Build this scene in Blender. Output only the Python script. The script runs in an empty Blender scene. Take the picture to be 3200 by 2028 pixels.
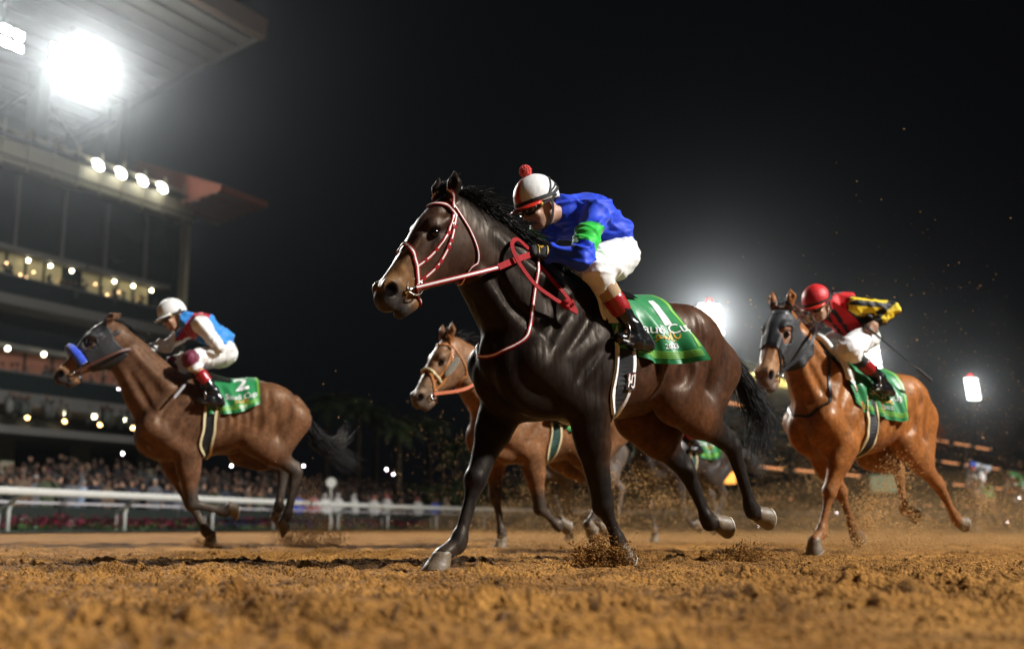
import bpy, bmesh, math, random
import numpy as np
from mathutils import Vector, Matrix
R_ = math.radians
rng = np.random.default_rng(7)
random.seed(7)

# ---------------------------------------------------------------- camera, world, lights, exposure
scene = bpy.context.scene
COL = scene.collection
cam_d = bpy.data.cameras.new('camera'); cam = bpy.data.objects.new('camera', cam_d); COL.objects.link(cam)
cam_d.sensor_width = 36.0; cam_d.lens = 40.0; cam_d.clip_start = 0.05; cam_d.clip_end = 3000
cam.location = (0, 0, 0.22); cam.rotation_euler = (R_(90) + math.atan(473 / 2674), 0, 0)
cam_d.dof.use_dof = True; cam_d.dof.focus_distance = 5.95; cam_d.dof.aperture_fstop = 1.45
scene.camera = cam
world = bpy.data.worlds.new('World'); scene.world = world; world.use_nodes = True
wn = world.node_tree.nodes; bgn = wn['Background']
bgn.inputs[0].default_value = (0.010, 0.011, 0.014, 1); bgn.inputs[1].default_value = 0.12
sun_d = bpy.data.lights.new('sun', 'SUN'); sun = bpy.data.objects.new('sun', sun_d); COL.objects.link(sun)
sun_d.energy = 0.15; sun_d.angle = R_(8); sun_d.color = (1.0, 0.95, 0.86)
SUN_FROM = Vector((0.70, -0.38, 0.75))
FLOOD_L, FLOOD_R, FLOOD_KEY, HAZE = 54000.0, 50000.0, 220000.0, 0.00026      # stand floodlights, tower floodlights, air density
sun.rotation_euler = SUN_FROM.to_track_quat('Z', 'Y').to_euler()
vs = scene.view_settings
vs.view_transform = 'Standard'; vs.look = 'None'; vs.exposure = 0.42; vs.gamma = 1.0
scene.cycles.max_bounces = 4; scene.cycles.diffuse_bounces = 2; scene.cycles.glossy_bounces = 2; scene.cycles.transparent_max_bounces = 4; scene.cycles.volume_bounces = 0; scene.cycles.use_denoising = True

# ---------------------------------------------------------------- helpers: objects and tags
def link(name, mesh, mat=None, parent=None, loc=None):
    o = bpy.data.objects.new(name, mesh); COL.objects.link(o)
    if mat is not None and hasattr(mesh, 'materials'):
        mesh.materials.append(mat)
    if parent is not None: o.parent = parent
    if loc is not None: o.location = loc
    return o

def tag(o, label=None, cat=None, group=None, kind=None):
    if label: o['label'] = label
    if cat: o['category'] = cat
    if group: o['group'] = group
    if kind: o['kind'] = kind
    return o

def empty(name, loc=(0, 0, 0), rz=0.0):
    o = bpy.data.objects.new(name, None); COL.objects.link(o)
    o.location = loc; o.rotation_euler = (0, 0, rz); o.empty_display_size = 0.1
    return o

def copy_tree(o, parent=None):
    c = o.copy(); COL.objects.link(c)
    if parent is not None: c.parent = parent
    for ch in list(o.children): copy_tree(ch, c)
    return c

def mesh_np(name, V, Fq, smooth=True, cols=None):
    """mesh from vertex array and face index array (n x 3 or n x 4), or a list of arrays"""
    if not isinstance(Fq, list): Fq = [Fq]
    Fq = [np.asarray(f, np.int32) for f in Fq if len(f)]
    m = bpy.data.meshes.new(name)
    V = np.asarray(V, np.float32)
    m.vertices.add(len(V)); m.vertices.foreach_set('co', V.ravel())
    nl = sum(f.size for f in Fq); npol = sum(len(f) for f in Fq)
    m.loops.add(nl); m.polygons.add(npol)
    m.loops.foreach_set('vertex_index', np.concatenate([f.ravel() for f in Fq]))
    tot = np.concatenate([np.full(len(f), f.shape[1], np.int32) for f in Fq])
    st = np.concatenate([[0], np.cumsum(tot)[:-1]]).astype(np.int32)
    m.polygons.foreach_set('loop_start', st)
    m.polygons.foreach_set('use_smooth', np.full(npol, smooth))
    m.update(calc_edges=True); m.validate()
    if cols is not None:
        a = m.color_attributes.new('Col', 'FLOAT_COLOR', 'POINT')
        c4 = np.ones((len(V), 4), np.float32); c4[:, :3] = cols
        a.data.foreach_set('color', c4.ravel())
    return m

class MB:
    """collects simple solids into one mesh"""
    def __init__(s): s.v = []; s.f = []
    def add(s, V, F):
        b = len(s.v); s.v.extend([tuple(map(float, p)) for p in V]); s.f.extend([tuple(b + i for i in f) for f in F]); return s
    def box(s, lo, hi, M=None):
        x0, y0, z0 = lo; x1, y1, z1 = hi
        V = [(x0,y0,z0),(x1,y0,z0),(x1,y1,z0),(x0,y1,z0),(x0,y0,z1),(x1,y0,z1),(x1,y1,z1),(x0,y1,z1)]
        if M is not None: V = [tuple(M @ Vector(p)) for p in V]
        return s.add(V, [(0,3,2,1),(4,5,6,7),(0,1,5,4),(1,2,6,5),(2,3,7,6),(3,0,4,7)])
    def tube(s, pts, r, n=8, caps=True):
        pts = [np.asarray(p, float) for p in pts]; m = len(pts)
        rr = r if hasattr(r, '__len__') else [r] * m
        V = []; up = np.array([0, 0, 1.0]); a0 = None
        for i in range(m):
            t = pts[min(i + 1, m - 1)] - pts[max(i - 1, 0)]; t /= (np.linalg.norm(t) + 1e-9)
            if a0 is None:
                a = np.cross(t, up)
                if np.linalg.norm(a) < 0.05: a = np.cross(t, [1, 0, 0])
            else: a = a0 - t * np.dot(a0, t)
            a /= np.linalg.norm(a); a0 = a; b = np.cross(t, a)
            for k in range(n):
                th = 2 * math.pi * k / n
                V.append(pts[i] + rr[i] * (math.cos(th) * a + math.sin(th) * b))
        F = [(i*n+k, i*n+(k+1)%n, (i+1)*n+(k+1)%n, (i+1)*n+k) for i in range(m-1) for k in range(n)]
        if caps: F += [tuple(range(n-1, -1, -1)), tuple((m-1)*n+k for k in range(n))]
        return s.add(V, F)
    def lathe(s, prof, c=(0,0,0), n=16, M=None):
        V = []; 
        for (r, z) in prof:
            for k in range(n):
                th = 2*math.pi*k/n; p = Vector((r*math.cos(th), r*math.sin(th), z))
                if M is not None: p = M @ p
                V.append((p[0]+c[0], p[1]+c[1], p[2]+c[2]))
        m = len(prof)
        F = [(i*n+k, i*n+(k+1)%n, (i+1)*n+(k+1)%n, (i+1)*n+k) for i in range(m-1) for k in range(n)]
        F += [tuple(range(n-1,-1,-1)), tuple((m-1)*n+k for k in range(n))]
        return s.add(V, F)
    def mesh(s, name, smooth=False):
        m = bpy.data.meshes.new(name); m.from_pydata(s.v, [], s.f); m.update()
        if smooth: m.polygons.foreach_set('use_smooth', np.full(len(m.polygons), True))
        return m
    def build(s, name, mat=None, parent=None, smooth=False, loc=None):
        return link(name, s.mesh(name, smooth), mat, parent, loc)

# ---------------------------------------------------------------- materials
def new_mat(name):
    m = bpy.data.materials.new(name); m.use_nodes = True
    nt = m.node_tree; b = nt.nodes['Principled BSDF']
    return m, nt, b

def mat(name, col, rough=0.6, metal=0.0, spec=0.5, emit=None, estr=0.0, noise=0.0, nscale=20.0, bump=0.0, bscale=60.0, sheen=0.0, coat=0.0, stretch=None, trans=0.0):
    m, nt, b = new_mat(name)
    b.inputs['Base Color'].default_value = (*col, 1); b.inputs['Roughness'].default_value = rough
    b.inputs['Metallic'].default_value = metal; b.inputs['Specular IOR Level'].default_value = spec
    if sheen: b.inputs['Sheen Weight'].default_value = sheen
    if coat: b.inputs['Coat Weight'].default_value = coat; b.inputs['Coat Roughness'].default_value = 0.12
    if trans: b.inputs['Transmission Weight'].default_value = trans
    if emit: m.cycles.emission_sampling = 'NONE'; b.inputs['Emission Color'].default_value = (*emit, 1); b.inputs['Emission Strength'].default_value = estr
    tc = None
    if noise or bump:
        tc = nt.nodes.new('ShaderNodeTexCoord'); src = tc.outputs['Object']
        if stretch:
            mp = nt.nodes.new('ShaderNodeMapping'); mp.inputs['Scale'].default_value = stretch
            nt.links.new(src, mp.inputs[0]); src = mp.outputs[0]
    if noise:
        n = nt.nodes.new('ShaderNodeTexNoise'); n.inputs['Scale'].default_value = nscale; n.inputs['Detail'].default_value = 5
        nt.links.new(src, n.inputs['Vector'])
        mx = nt.nodes.new('ShaderNodeMix'); mx.data_type = 'RGBA'
        lo = tuple(c * (1 - noise) for c in col); hi = tuple(min(1, c * (1 + noise)) for c in col)
        mx.inputs[6].default_value = (*lo, 1); mx.inputs[7].default_value = (*hi, 1)
        nt.links.new(n.outputs['Fac'], mx.inputs[0]); nt.links.new(mx.outputs[2], b.inputs['Base Color'])
    if bump:
        n2 = nt.nodes.new('ShaderNodeTexNoise'); n2.inputs['Scale'].default_value = bscale; n2.inputs['Detail'].default_value = 4
        nt.links.new(src, n2.inputs['Vector'])
        bp = nt.nodes.new('ShaderNodeBump'); bp.inputs['Strength'].default_value = bump; bp.inputs['Distance'].default_value = 0.01
        nt.links.new(n2.outputs['Fac'], bp.inputs['Height']); nt.links.new(bp.outputs[0], b.inputs['Normal'])
    return m

def coat_mat(name, rough=0.42, spec=0.5, bump=0.35, var=0.35):
    """short horse coat: colour from the body's own colour attribute, streaky sheen, fine muscle relief"""
    m, nt, b = new_mat(name); N = nt.nodes; L = nt.links
    at = N.new('ShaderNodeAttribute'); at.attribute_name = 'Col'
    tc = N.new('ShaderNodeTexCoord')
    n1 = N.new('ShaderNodeTexNoise'); n1.inputs['Scale'].default_value = 7; n1.inputs['Detail'].default_value = 6; n1.inputs['Roughness'].default_value = 0.65
    L.new(tc.outputs['Object'], n1.inputs['Vector'])
    mr = N.new('ShaderNodeMapRange'); mr.inputs[1].default_value = 0.3; mr.inputs[2].default_value = 0.7
    mr.inputs[3].default_value = 1 - var; mr.inputs[4].default_value = 1 + var
    L.new(n1.outputs['Fac'], mr.inputs[0])
    n5 = N.new('ShaderNodeTexNoise'); n5.inputs['Scale'].default_value = 34; n5.inputs['Detail'].default_value = 5; L.new(tc.outputs['Object'], n5.inputs['Vector'])
    m5 = N.new('ShaderNodeMapRange'); m5.inputs[1].default_value = .3; m5.inputs[2].default_value = .7; m5.inputs[3].default_value = .72; m5.inputs[4].default_value = 1.28; L.new(n5.outputs['Fac'], m5.inputs[0])
    mm = N.new('ShaderNodeMath'); mm.operation = 'MULTIPLY'; L.new(mr.outputs[0], mm.inputs[0]); L.new(m5.outputs[0], mm.inputs[1])
    vm = N.new('ShaderNodeVectorMath'); vm.operation = 'SCALE'
    L.new(at.outputs['Color'], vm.inputs[0]); L.new(mm.outputs[0], vm.inputs['Scale'])
    L.new(vm.outputs[0], b.inputs['Base Color'])
    # fine hair grain, stretched along the body's fall
    mp = N.new('ShaderNodeMapping'); mp.inputs['Scale'].default_value = (260, 260, 70); L.new(tc.outputs['Object'], mp.inputs[0])
    n2 = N.new('ShaderNodeTexNoise'); n2.inputs['Scale'].default_value = 1.0; n2.inputs['Detail'].default_value = 2; L.new(mp.outputs[0], n2.inputs['Vector'])
    mp3 = N.new('ShaderNodeMapping'); mp3.inputs['Scale'].default_value = (11, 11, 6); L.new(tc.outputs['Object'], mp3.inputs[0])
    n3 = N.new('ShaderNodeTexNoise'); n3.inputs['Scale'].default_value = 1.0; n3.inputs['Detail'].default_value = 2; n3.inputs['Distortion'].default_value = 0.25; L.new(mp3.outputs[0], n3.inputs['Vector'])
    b1 = N.new('ShaderNodeBump'); b1.inputs['Strength'].default_value = bump; b1.inputs['Distance'].default_value = 0.02; L.new(n3.outputs['Fac'], b1.inputs['Height'])
    b2 = N.new('ShaderNodeBump'); b2.inputs['Strength'].default_value = 0.14; b2.inputs['Distance'].default_value = 0.003; L.new(n2.outputs['Fac'], b2.inputs['Height'])
    L.new(b1.outputs[0], b2.inputs['Normal']); L.new(b2.outputs[0], b.inputs['Normal'])
    rr = N.new('ShaderNodeMapRange'); rr.inputs[1].default_value = .3; rr.inputs[2].default_value = .7; rr.inputs[3].default_value = rough - 0.12; rr.inputs[4].default_value = rough + 0.2
    mp4 = N.new('ShaderNodeMapping'); mp4.inputs['Scale'].default_value = (38, 38, 6); L.new(tc.outputs['Object'], mp4.inputs[0])
    n4 = N.new('ShaderNodeTexNoise'); n4.inputs['Scale'].default_value = 1.0; n4.inputs['Detail'].default_value = 4; n4.inputs['Distortion'].default_value = .6; L.new(mp4.outputs[0], n4.inputs['Vector'])
    b3 = N.new('ShaderNodeBump'); b3.inputs['Strength'].default_value = .22; b3.inputs['Distance'].default_value = .008; L.new(n4.outputs['Fac'], b3.inputs['Height']); L.new(b1.outputs[0], b3.inputs['Normal']); L.new(b3.outputs[0], b2.inputs['Normal'])
    L.new(n4.outputs['Fac'], rr.inputs[0]); L.new(rr.outputs[0], b.inputs['Roughness'])
    # nostrils, coloured near black for the shade inside, hold no gloss
    sv = N.new('ShaderNodeVectorMath'); sv.operation = 'LENGTH'; L.new(at.outputs['Color'], sv.inputs[0])
    sm_ = N.new('ShaderNodeMapRange'); sm_.inputs[1].default_value = .004; sm_.inputs[2].default_value = .014; sm_.inputs[3].default_value = 0; sm_.inputs[4].default_value = spec
    L.new(sv.outputs['Value'], sm_.inputs[0]); L.new(sm_.outputs[0], b.inputs['Specular IOR Level'])
    b.inputs['Specular Tint'].default_value = (1, .80, .60, 1)
    b.inputs['Sheen Weight'].default_value = 0.02; b.inputs['Sheen Roughness'].default_value = 0.4
    return m

def attr_mat(name, rough=0.6, bump=0.0, bscale=80.0, spec=0.4, sheen=0.0, stretch=(1,1,1), bdist=0.01, ridged=False):
    m, nt, b = new_mat(name); N = nt.nodes; L = nt.links
    at = N.new('ShaderNodeAttribute'); at.attribute_name = 'Col'; L.new(at.outputs['Color'], b.inputs['Base Color'])
    b.inputs['Roughness'].default_value = rough; b.inputs['Specular IOR Level'].default_value = spec
    if sheen: b.inputs['Sheen Weight'].default_value = sheen
    if bump:
        tc = N.new('ShaderNodeTexCoord'); mp = N.new('ShaderNodeMapping'); mp.inputs['Scale'].default_value = stretch
        L.new(tc.outputs['Object'], mp.inputs[0])
        n = N.new('ShaderNodeTexNoise'); n.inputs['Scale'].default_value = bscale; n.inputs['Detail'].default_value = 4; n.inputs['Distortion'].default_value = 0.4
        if ridged: n.noise_type = 'RIDGED_MULTIFRACTAL'; n.inputs['Detail'].default_value = 2
        L.new(mp.outputs[0], n.inputs['Vector'])
        bp = N.new('ShaderNodeBump'); bp.inputs['Strength'].default_value = bump; bp.inputs['Distance'].default_value = bdist
        L.new(n.outputs['Fac'], bp.inputs['Height']); L.new(bp.outputs[0], b.inputs['Normal'])
    return m

# ---------------------------------------------------------------- implicit bodies: distance field on a grid -> one continuous mesh
class Field:
    def __init__(s, lo, hi, vox):
        s.lo = np.array(lo, np.float32); s.vox = vox
        s.n = np.ceil((np.array(hi) - np.array(lo)) / vox).astype(int) + 1
        s.ax = [s.lo[i] + vox * np.arange(s.n[i], dtype=np.float32) for i in range(3)]
        s.D = np.full(tuple(s.n), 0.12, np.float32)
    def box(s, lo, hi, pad):
        sl = []
        for i in range(3):
            a = int(np.floor((lo[i] - pad - s.lo[i]) / s.vox)); b = int(np.ceil((hi[i] + pad - s.lo[i]) / s.vox)) + 1
            sl.append(slice(max(0, a), min(s.n[i], max(b, 0))))
        return tuple(sl)
    def pts(s, sl):
        return s.ax[0][sl[0]][:, None, None], s.ax[1][sl[1]][None, :, None], s.ax[2][sl[2]][None, None, :]
    def blend(s, sl, d, k, op='add'):
        A = s.D[sl]
        if A.size == 0: return
        if op == 'add':
            if k <= 0: s.D[sl] = np.minimum(A, d)
            else:
                h = np.maximum(k - np.abs(A - d), 0) / k
                s.D[sl] = np.minimum(A, d) - h * h * k * 0.25
        else:
            d = -d
            h = np.maximum(k - np.abs(A - d), 0) / k if k > 0 else 0
            s.D[sl] = np.maximum(A, d) + h * h * k * 0.25
    def cone(s, a, b, ra, rb, k=0.03, sa=1.0, sb=None, op='add', lat=None):
        """tapered capsule; sa/sb = width of the section along the lateral axis lat (default y) as a factor of its radius"""
        a = np.asarray(a, float); b = np.asarray(b, float); sb = sa if sb is None else sb
        R = max(ra * max(1, sa), rb * max(1, sb)); pad = R + k + 0.03
        sl = s.box(np.minimum(a, b), np.maximum(a, b), pad); X, Y, Z = s.pts(sl)
        ab = b - a; L2 = float(ab @ ab) + 1e-9
        t = np.clip(((X - a[0]) * ab[0] + (Y - a[1]) * ab[1] + (Z - a[2]) * ab[2]) / L2, 0, 1)
        qx = X - a[0] - t * ab[0]; qy = Y - a[1] - t * ab[1]; qz = Z - a[2] - t * ab[2]
        r = ra + t * (rb - ra)
        if sa == 1.0 and sb == 1.0:
            d = np.sqrt(qx * qx + qy * qy + qz * qz) - r
        else:
            w = sa + t * (sb - sa)
            if lat is None:
                qy = qy / w; d = np.sqrt(qx * qx + qy * qy + qz * qz) - r
            else:
                l = np.asarray(lat, float); l = l / np.linalg.norm(l)
                ql = qx * l[0] + qy * l[1] + qz * l[2]
                d = np.sqrt(np.maximum(qx*qx + qy*qy + qz*qz - ql*ql, 0) + (ql / w) ** 2) - r
            d = d * np.minimum(1, w)
        s.blend(sl, d, k, op)
    def chain(s, pts, rs, k=0.03, ss=None, op='add'):
        for i in range(len(pts) - 1):
            s.cone(pts[i], pts[i + 1], rs[i], rs[i + 1], k, 1.0 if ss is None else ss[i], None if ss is None else ss[i + 1], op)
    def ell(s, c, r, k=0.03, rot=None, op='add'):
        c = np.asarray(c, float); r = np.asarray(r, float); R = float(r.max()); sl = s.box(c, c, R + k + 0.03); X, Y, Z = s.pts(sl)
        x = X - c[0]; y = Y - c[1]; z = Z - c[2]
        if rot is not None:
            M = np.asarray(rot, float)   # rows = axes
            x, y, z = (M[0,0]*x + M[0,1]*y + M[0,2]*z, M[1,0]*x + M[1,1]*y + M[1,2]*z, M[2,0]*x + M[2,1]*y + M[2,2]*z)
        k0 = np.sqrt((x/r[0])**2 + (y/r[1])**2 + (z/r[2])**2)
        k1 = np.sqrt((x/r[0]**2)**2 + (y/r[1]**2)**2 + (z/r[2]**2)**2) + 1e-6
        s.blend(sl, k0 * (k0 - 1) / k1, k, op)
    def loft(s, o, u, v, w, st, k=0.03, egg=None, bound=None):
        """body of varying section along axis u: st rows = (u, top v, bottom v, half width, exponent)"""
        o, u, v, w = [np.asarray(q, float) for q in (o, u, v, w)]
        st = np.asarray(st, float)
        P = []
        for r in st:
            for vv in (r[1], r[2]):
                for ww in (-r[3], r[3]): P.append(o + u * r[0] + v * vv + w * ww)
        P = np.array(P); sl = s.box(P.min(0), P.max(0), k + 0.05); X, Y, Z = s.pts(sl)
        x = X - o[0]; y = Y - o[1]; z = Z - o[2]
        U = u[0]*x + u[1]*y + u[2]*z; V = v[0]*x + v[1]*y + v[2]*z; W = w[0]*x + w[1]*y + w[2]*z
        uc = np.clip(U, st[0, 0], st[-1, 0])
        fine = np.linspace(st[0,0], st[-1,0], 160)
        def sm(col):
            g = np.interp(fine, st[:, 0], st[:, col]); kk = np.array([1,2,3,2,1.]) / 9
            g2 = np.convolve(np.pad(g, 4, mode='edge'), kk, 'same'); g2 = np.convolve(g2, kk, 'same')[4:-4]
            return np.interp(uc, fine, g2)
        top, bot, hw, ex = sm(1), sm(2), sm(3), sm(4)
        vc = (top + bot) / 2; hv = (top - bot) / 2
        q = (V - vc) / hv
        if egg is not None:
            e = sm(5)
            hw = hw * (1 - e * np.clip(q, -1, 1.2))
        kk = (np.abs(W / hw) ** ex + np.abs(q) ** ex) ** (1 / ex)
        d = (kk - 1) * np.minimum(hw, hv)
        du = U - uc
        d = np.where(du == 0, d, np.sqrt(np.maximum(d, 0) ** 2 + du ** 2) + np.minimum(d, 0) * 0)
        s.blend(sl, d.astype(np.float32), k)
    # ---- sampling
    def sample(s, P):
        P = np.asarray(P, np.float32); g = (P - s.lo) / s.vox
        g = np.clip(g, 0, np.array(s.n) - 1.001); i = np.floor(g).astype(int); f = g - i
        out = 0
        for dx in (0, 1):
            for dy in (0, 1):
                for dz in (0, 1):
                    w = (f[:, 0] if dx else 1 - f[:, 0]) * (f[:, 1] if dy else 1 - f[:, 1]) * (f[:, 2] if dz else 1 - f[:, 2])
                    out = out + w * s.D[i[:, 0] + dx, i[:, 1] + dy, i[:, 2] + dz]
        return out
    def grad(s, P):
        P = np.asarray(P, np.float32); e = s.vox * 1.5; G = np.zeros_like(P)
        for a in range(3):
            h = np.zeros(3, np.float32); h[a] = e
            G[:, a] = s.sample(P + h) - s.sample(P - h)
        n = np.linalg.norm(G, axis=1, keepdims=True); n[n < 1e-6] = 1
        return G / n
    def snap(s, P, off=0.0, it=12):
        P = np.array(P, np.float32)
        for _ in range(it):
            d = s.sample(P); P = P - s.grad(P) * ((d - off) * 0.8)[:, None]
        return P, s.grad(P)
    # ---- surface nets
    def mesh(s, smooth_it=2, lam=0.4):
        D = s.D; S = D < 0
        nx, ny, nz = D.shape
        c = np.zeros((nx-1, ny-1, nz-1), np.uint8)
        for dx in (0, 1):
            for dy in (0, 1):
                for dz in (0, 1): c += S[dx:nx-1+dx, dy:ny-1+dy, dz:nz-1+dz]
        act = (c > 0) & (c < 8); idx = np.full(c.shape, -1, np.int64); I = np.argwhere(act); idx[act] = np.arange(len(I))
        acc = np.zeros((len(I), 3)); cnt = np.zeros(len(I))
        cor = [(0,0,0),(1,0,0),(0,1,0),(1,1,0),(0,0,1),(1,0,1),(0,1,1),(1,1,1)]
        val = [D[I[:,0]+a, I[:,1]+b, I[:,2]+e] for a, b, e in cor]
        for i0, i1 in [(0,1),(2,3),(4,5),(6,7),(0,2),(1,3),(4,6),(5,7),(0,4),(1,5),(2,6),(3,7)]:
            a, b = val[i0], val[i1]; cr = (a < 0) != (b < 0)
            t = np.where(cr, a / np.where(cr, a - b, 1), 0)
            p = np.array(cor[i0])[None] + t[:, None] * (np.array(cor[i1]) - np.array(cor[i0]))[None]
            acc += p * cr[:, None]; cnt += cr
        V = (I + acc / cnt[:, None]) * s.vox + s.lo
        Q = []
        for ax in range(3):
            o = [(1,0,0),(0,1,0),(0,0,1)][ax]; u = (ax + 1) % 3; w = (ax + 2) % 3
            A = S[tuple(slice(0, D.shape[i] - o[i]) for i in range(3))]; B = S[tuple(slice(o[i], None) for i in range(3))]
            E = np.argwhere(A != B); fl = A[tuple(E.T)]
            ok = (E[:, u] > 0) & (E[:, w] > 0) & (E[:, u] < D.shape[u]-1) & (E[:, w] < D.shape[w]-1); E = E[ok]; fl = fl[ok]
            def cell(du, dw):
                q = E.copy(); q[:, u] -= du; q[:, w] -= dw; return idx[tuple(q.T)]
            a, b, cc, d = cell(1,1), cell(0,1), cell(0,0), cell(1,0)
            q = np.stack([a, b, cc, d], 1); q[~fl] = q[~fl][:, ::-1]; Q.append(q)
        Q = np.concatenate(Q)
        for _ in range(smooth_it):
            acc = np.zeros_like(V); cnt = np.zeros(len(V))
            for j in range(4):
                a, b = Q[:, j], Q[:, (j+1) % 4]
                for ch in range(3):
                    acc[:, ch] += np.bincount(a, V[b, ch], len(V)) + np.bincount(b, V[a, ch], len(V))
                cnt += np.bincount(a, minlength=len(V)) + np.bincount(b, minlength=len(V))
            V = V + lam * (acc / cnt[:, None] - V)
        return V, Q

# ---------------------------------------------------------------- noise on arrays
def hash2(i, j, s=0):
    h = (i * 374761393 + j * 668265263 + s * 974634877) & 0xFFFFFFFF
    h = ((h ^ (h >> 13)) * 1274126177) & 0xFFFFFFFF
    return ((h ^ (h >> 16)) & 0xFFFFFF) / float(0xFFFFFF)
def vnoise(x, y, s=0):
    xi = np.floor(x).astype(np.int64); yi = np.floor(y).astype(np.int64); fx = x - xi; fy = y - yi
    fx = fx*fx*(3-2*fx); fy = fy*fy*(3-2*fy)
    a = hash2(xi, yi, s); b = hash2(xi+1, yi, s); c = hash2(xi, yi+1, s); d = hash2(xi+1, yi+1, s)
    return (a*(1-fx)+b*fx)*(1-fy) + (c*(1-fx)+d*fx)*fy
def fbm(x, y, o=4, s=0):
    v = 0; a = 0.5
    for i in range(o): v = v + a * vnoise(x * 2**i, y * 2**i, s + i); a *= 0.5
    return v
def sstep(a, b, x):
    t = np.clip((x - a) / (b - a), 0, 1); return t*t*(3-2*t)
def lerp(a, b, t): return a + (b - a) * t
def catmull(P, n=8):
    P = np.asarray(P, float); Q = np.vstack([2*P[0]-P[1], P, 2*P[-1]-P[-2]]); out = []
    for i in range(1, len(Q) - 2):
        for t in np.linspace(0, 1, n, endpoint=False):
            out.append(0.5*((2*Q[i]) + (-Q[i-1]+Q[i+1])*t + (2*Q[i-1]-5*Q[i]+4*Q[i+1]-Q[i+2])*t*t + (-Q[i-1]+3*Q[i]-3*Q[i+1]+Q[i+2])*t**3))
    out.append(P[-1]); return np.array(out)

def ribbon(pts, nrm, width, thick, closed=False):
    """flat strap along pts, its face turned along nrm"""
    P = np.asarray(pts, float); N = np.asarray(nrm, float); m = len(P)
    wd = np.full(m, width) if np.isscalar(width) else np.asarray(width)
    if closed: T = np.roll(P, -1, 0) - np.roll(P, 1, 0)
    else: T = np.gradient(P, axis=0)
    T /= np.linalg.norm(T, axis=1, keepdims=True) + 1e-9
    S = np.cross(T, N); S /= np.linalg.norm(S, axis=1, keepdims=True) + 1e-9
    N = np.cross(S, T)
    h = wd[:, None] / 2
    V = np.stack([P - S*h, P - S*h*0.9 + N*thick, P + S*h*0.9 + N*thick, P + S*h], 1).reshape(-1, 3)
    F = []
    rngm = m if closed else m - 1
    for i in range(rngm):
        j = (i + 1) % m
        for k in range(4): F.append((i*4+k, i*4+(k+1)%4, j*4+(k+1)%4, j*4+k))
    if not closed: F += [(0,1,2,3), ((m-1)*4+3, (m-1)*4+2, (m-1)*4+1, (m-1)*4)]
    me = bpy.data.meshes.new('strap'); me.from_pydata([tuple(p) for p in V], [], F); me.update()
    return me
# ---------------------------------------------------------------- horses
HERO_TRI = np.array([[0.22, 1.56], [1.00, 1.86], [0.78, 1.06]])       # withers, poll, chest point of the reference build
def affine(src, dst):
    S = np.c_[src, np.ones(3)]; A = np.linalg.solve(S, dst)
    return lambda p: np.r_[p, 1.0] @ A, math.sqrt(abs(np.linalg.det(A[:2])))

class HeadFrame:
    def __init__(s, poll, muz, yaw=0.0, scale=1.0, roll=0.0):
        o = np.array([poll[0], 0.0, poll[1]]); d = np.array([muz[0] - poll[0], 0, muz[1] - poll[1]]); d /= np.linalg.norm(d)
        v = np.array([-d[2], 0, d[0]]); w = np.array([0, 1.0, 0])
        c, sn = math.cos(yaw), math.sin(yaw)                     # turn about the poll, vertical axis: + = to the horse's left
        Rz = np.array([[c, -sn, 0], [sn, c, 0], [0, 0, 1]])
        s.o = o; s.u = Rz @ d; s.v = Rz @ v; s.w = Rz @ w; s.k = scale
        s.M = np.stack([s.u, s.v, s.w])
    def __call__(s, u, v, w): return s.o + s.k * (s.u * u + s.v * v + s.w * w)

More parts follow.
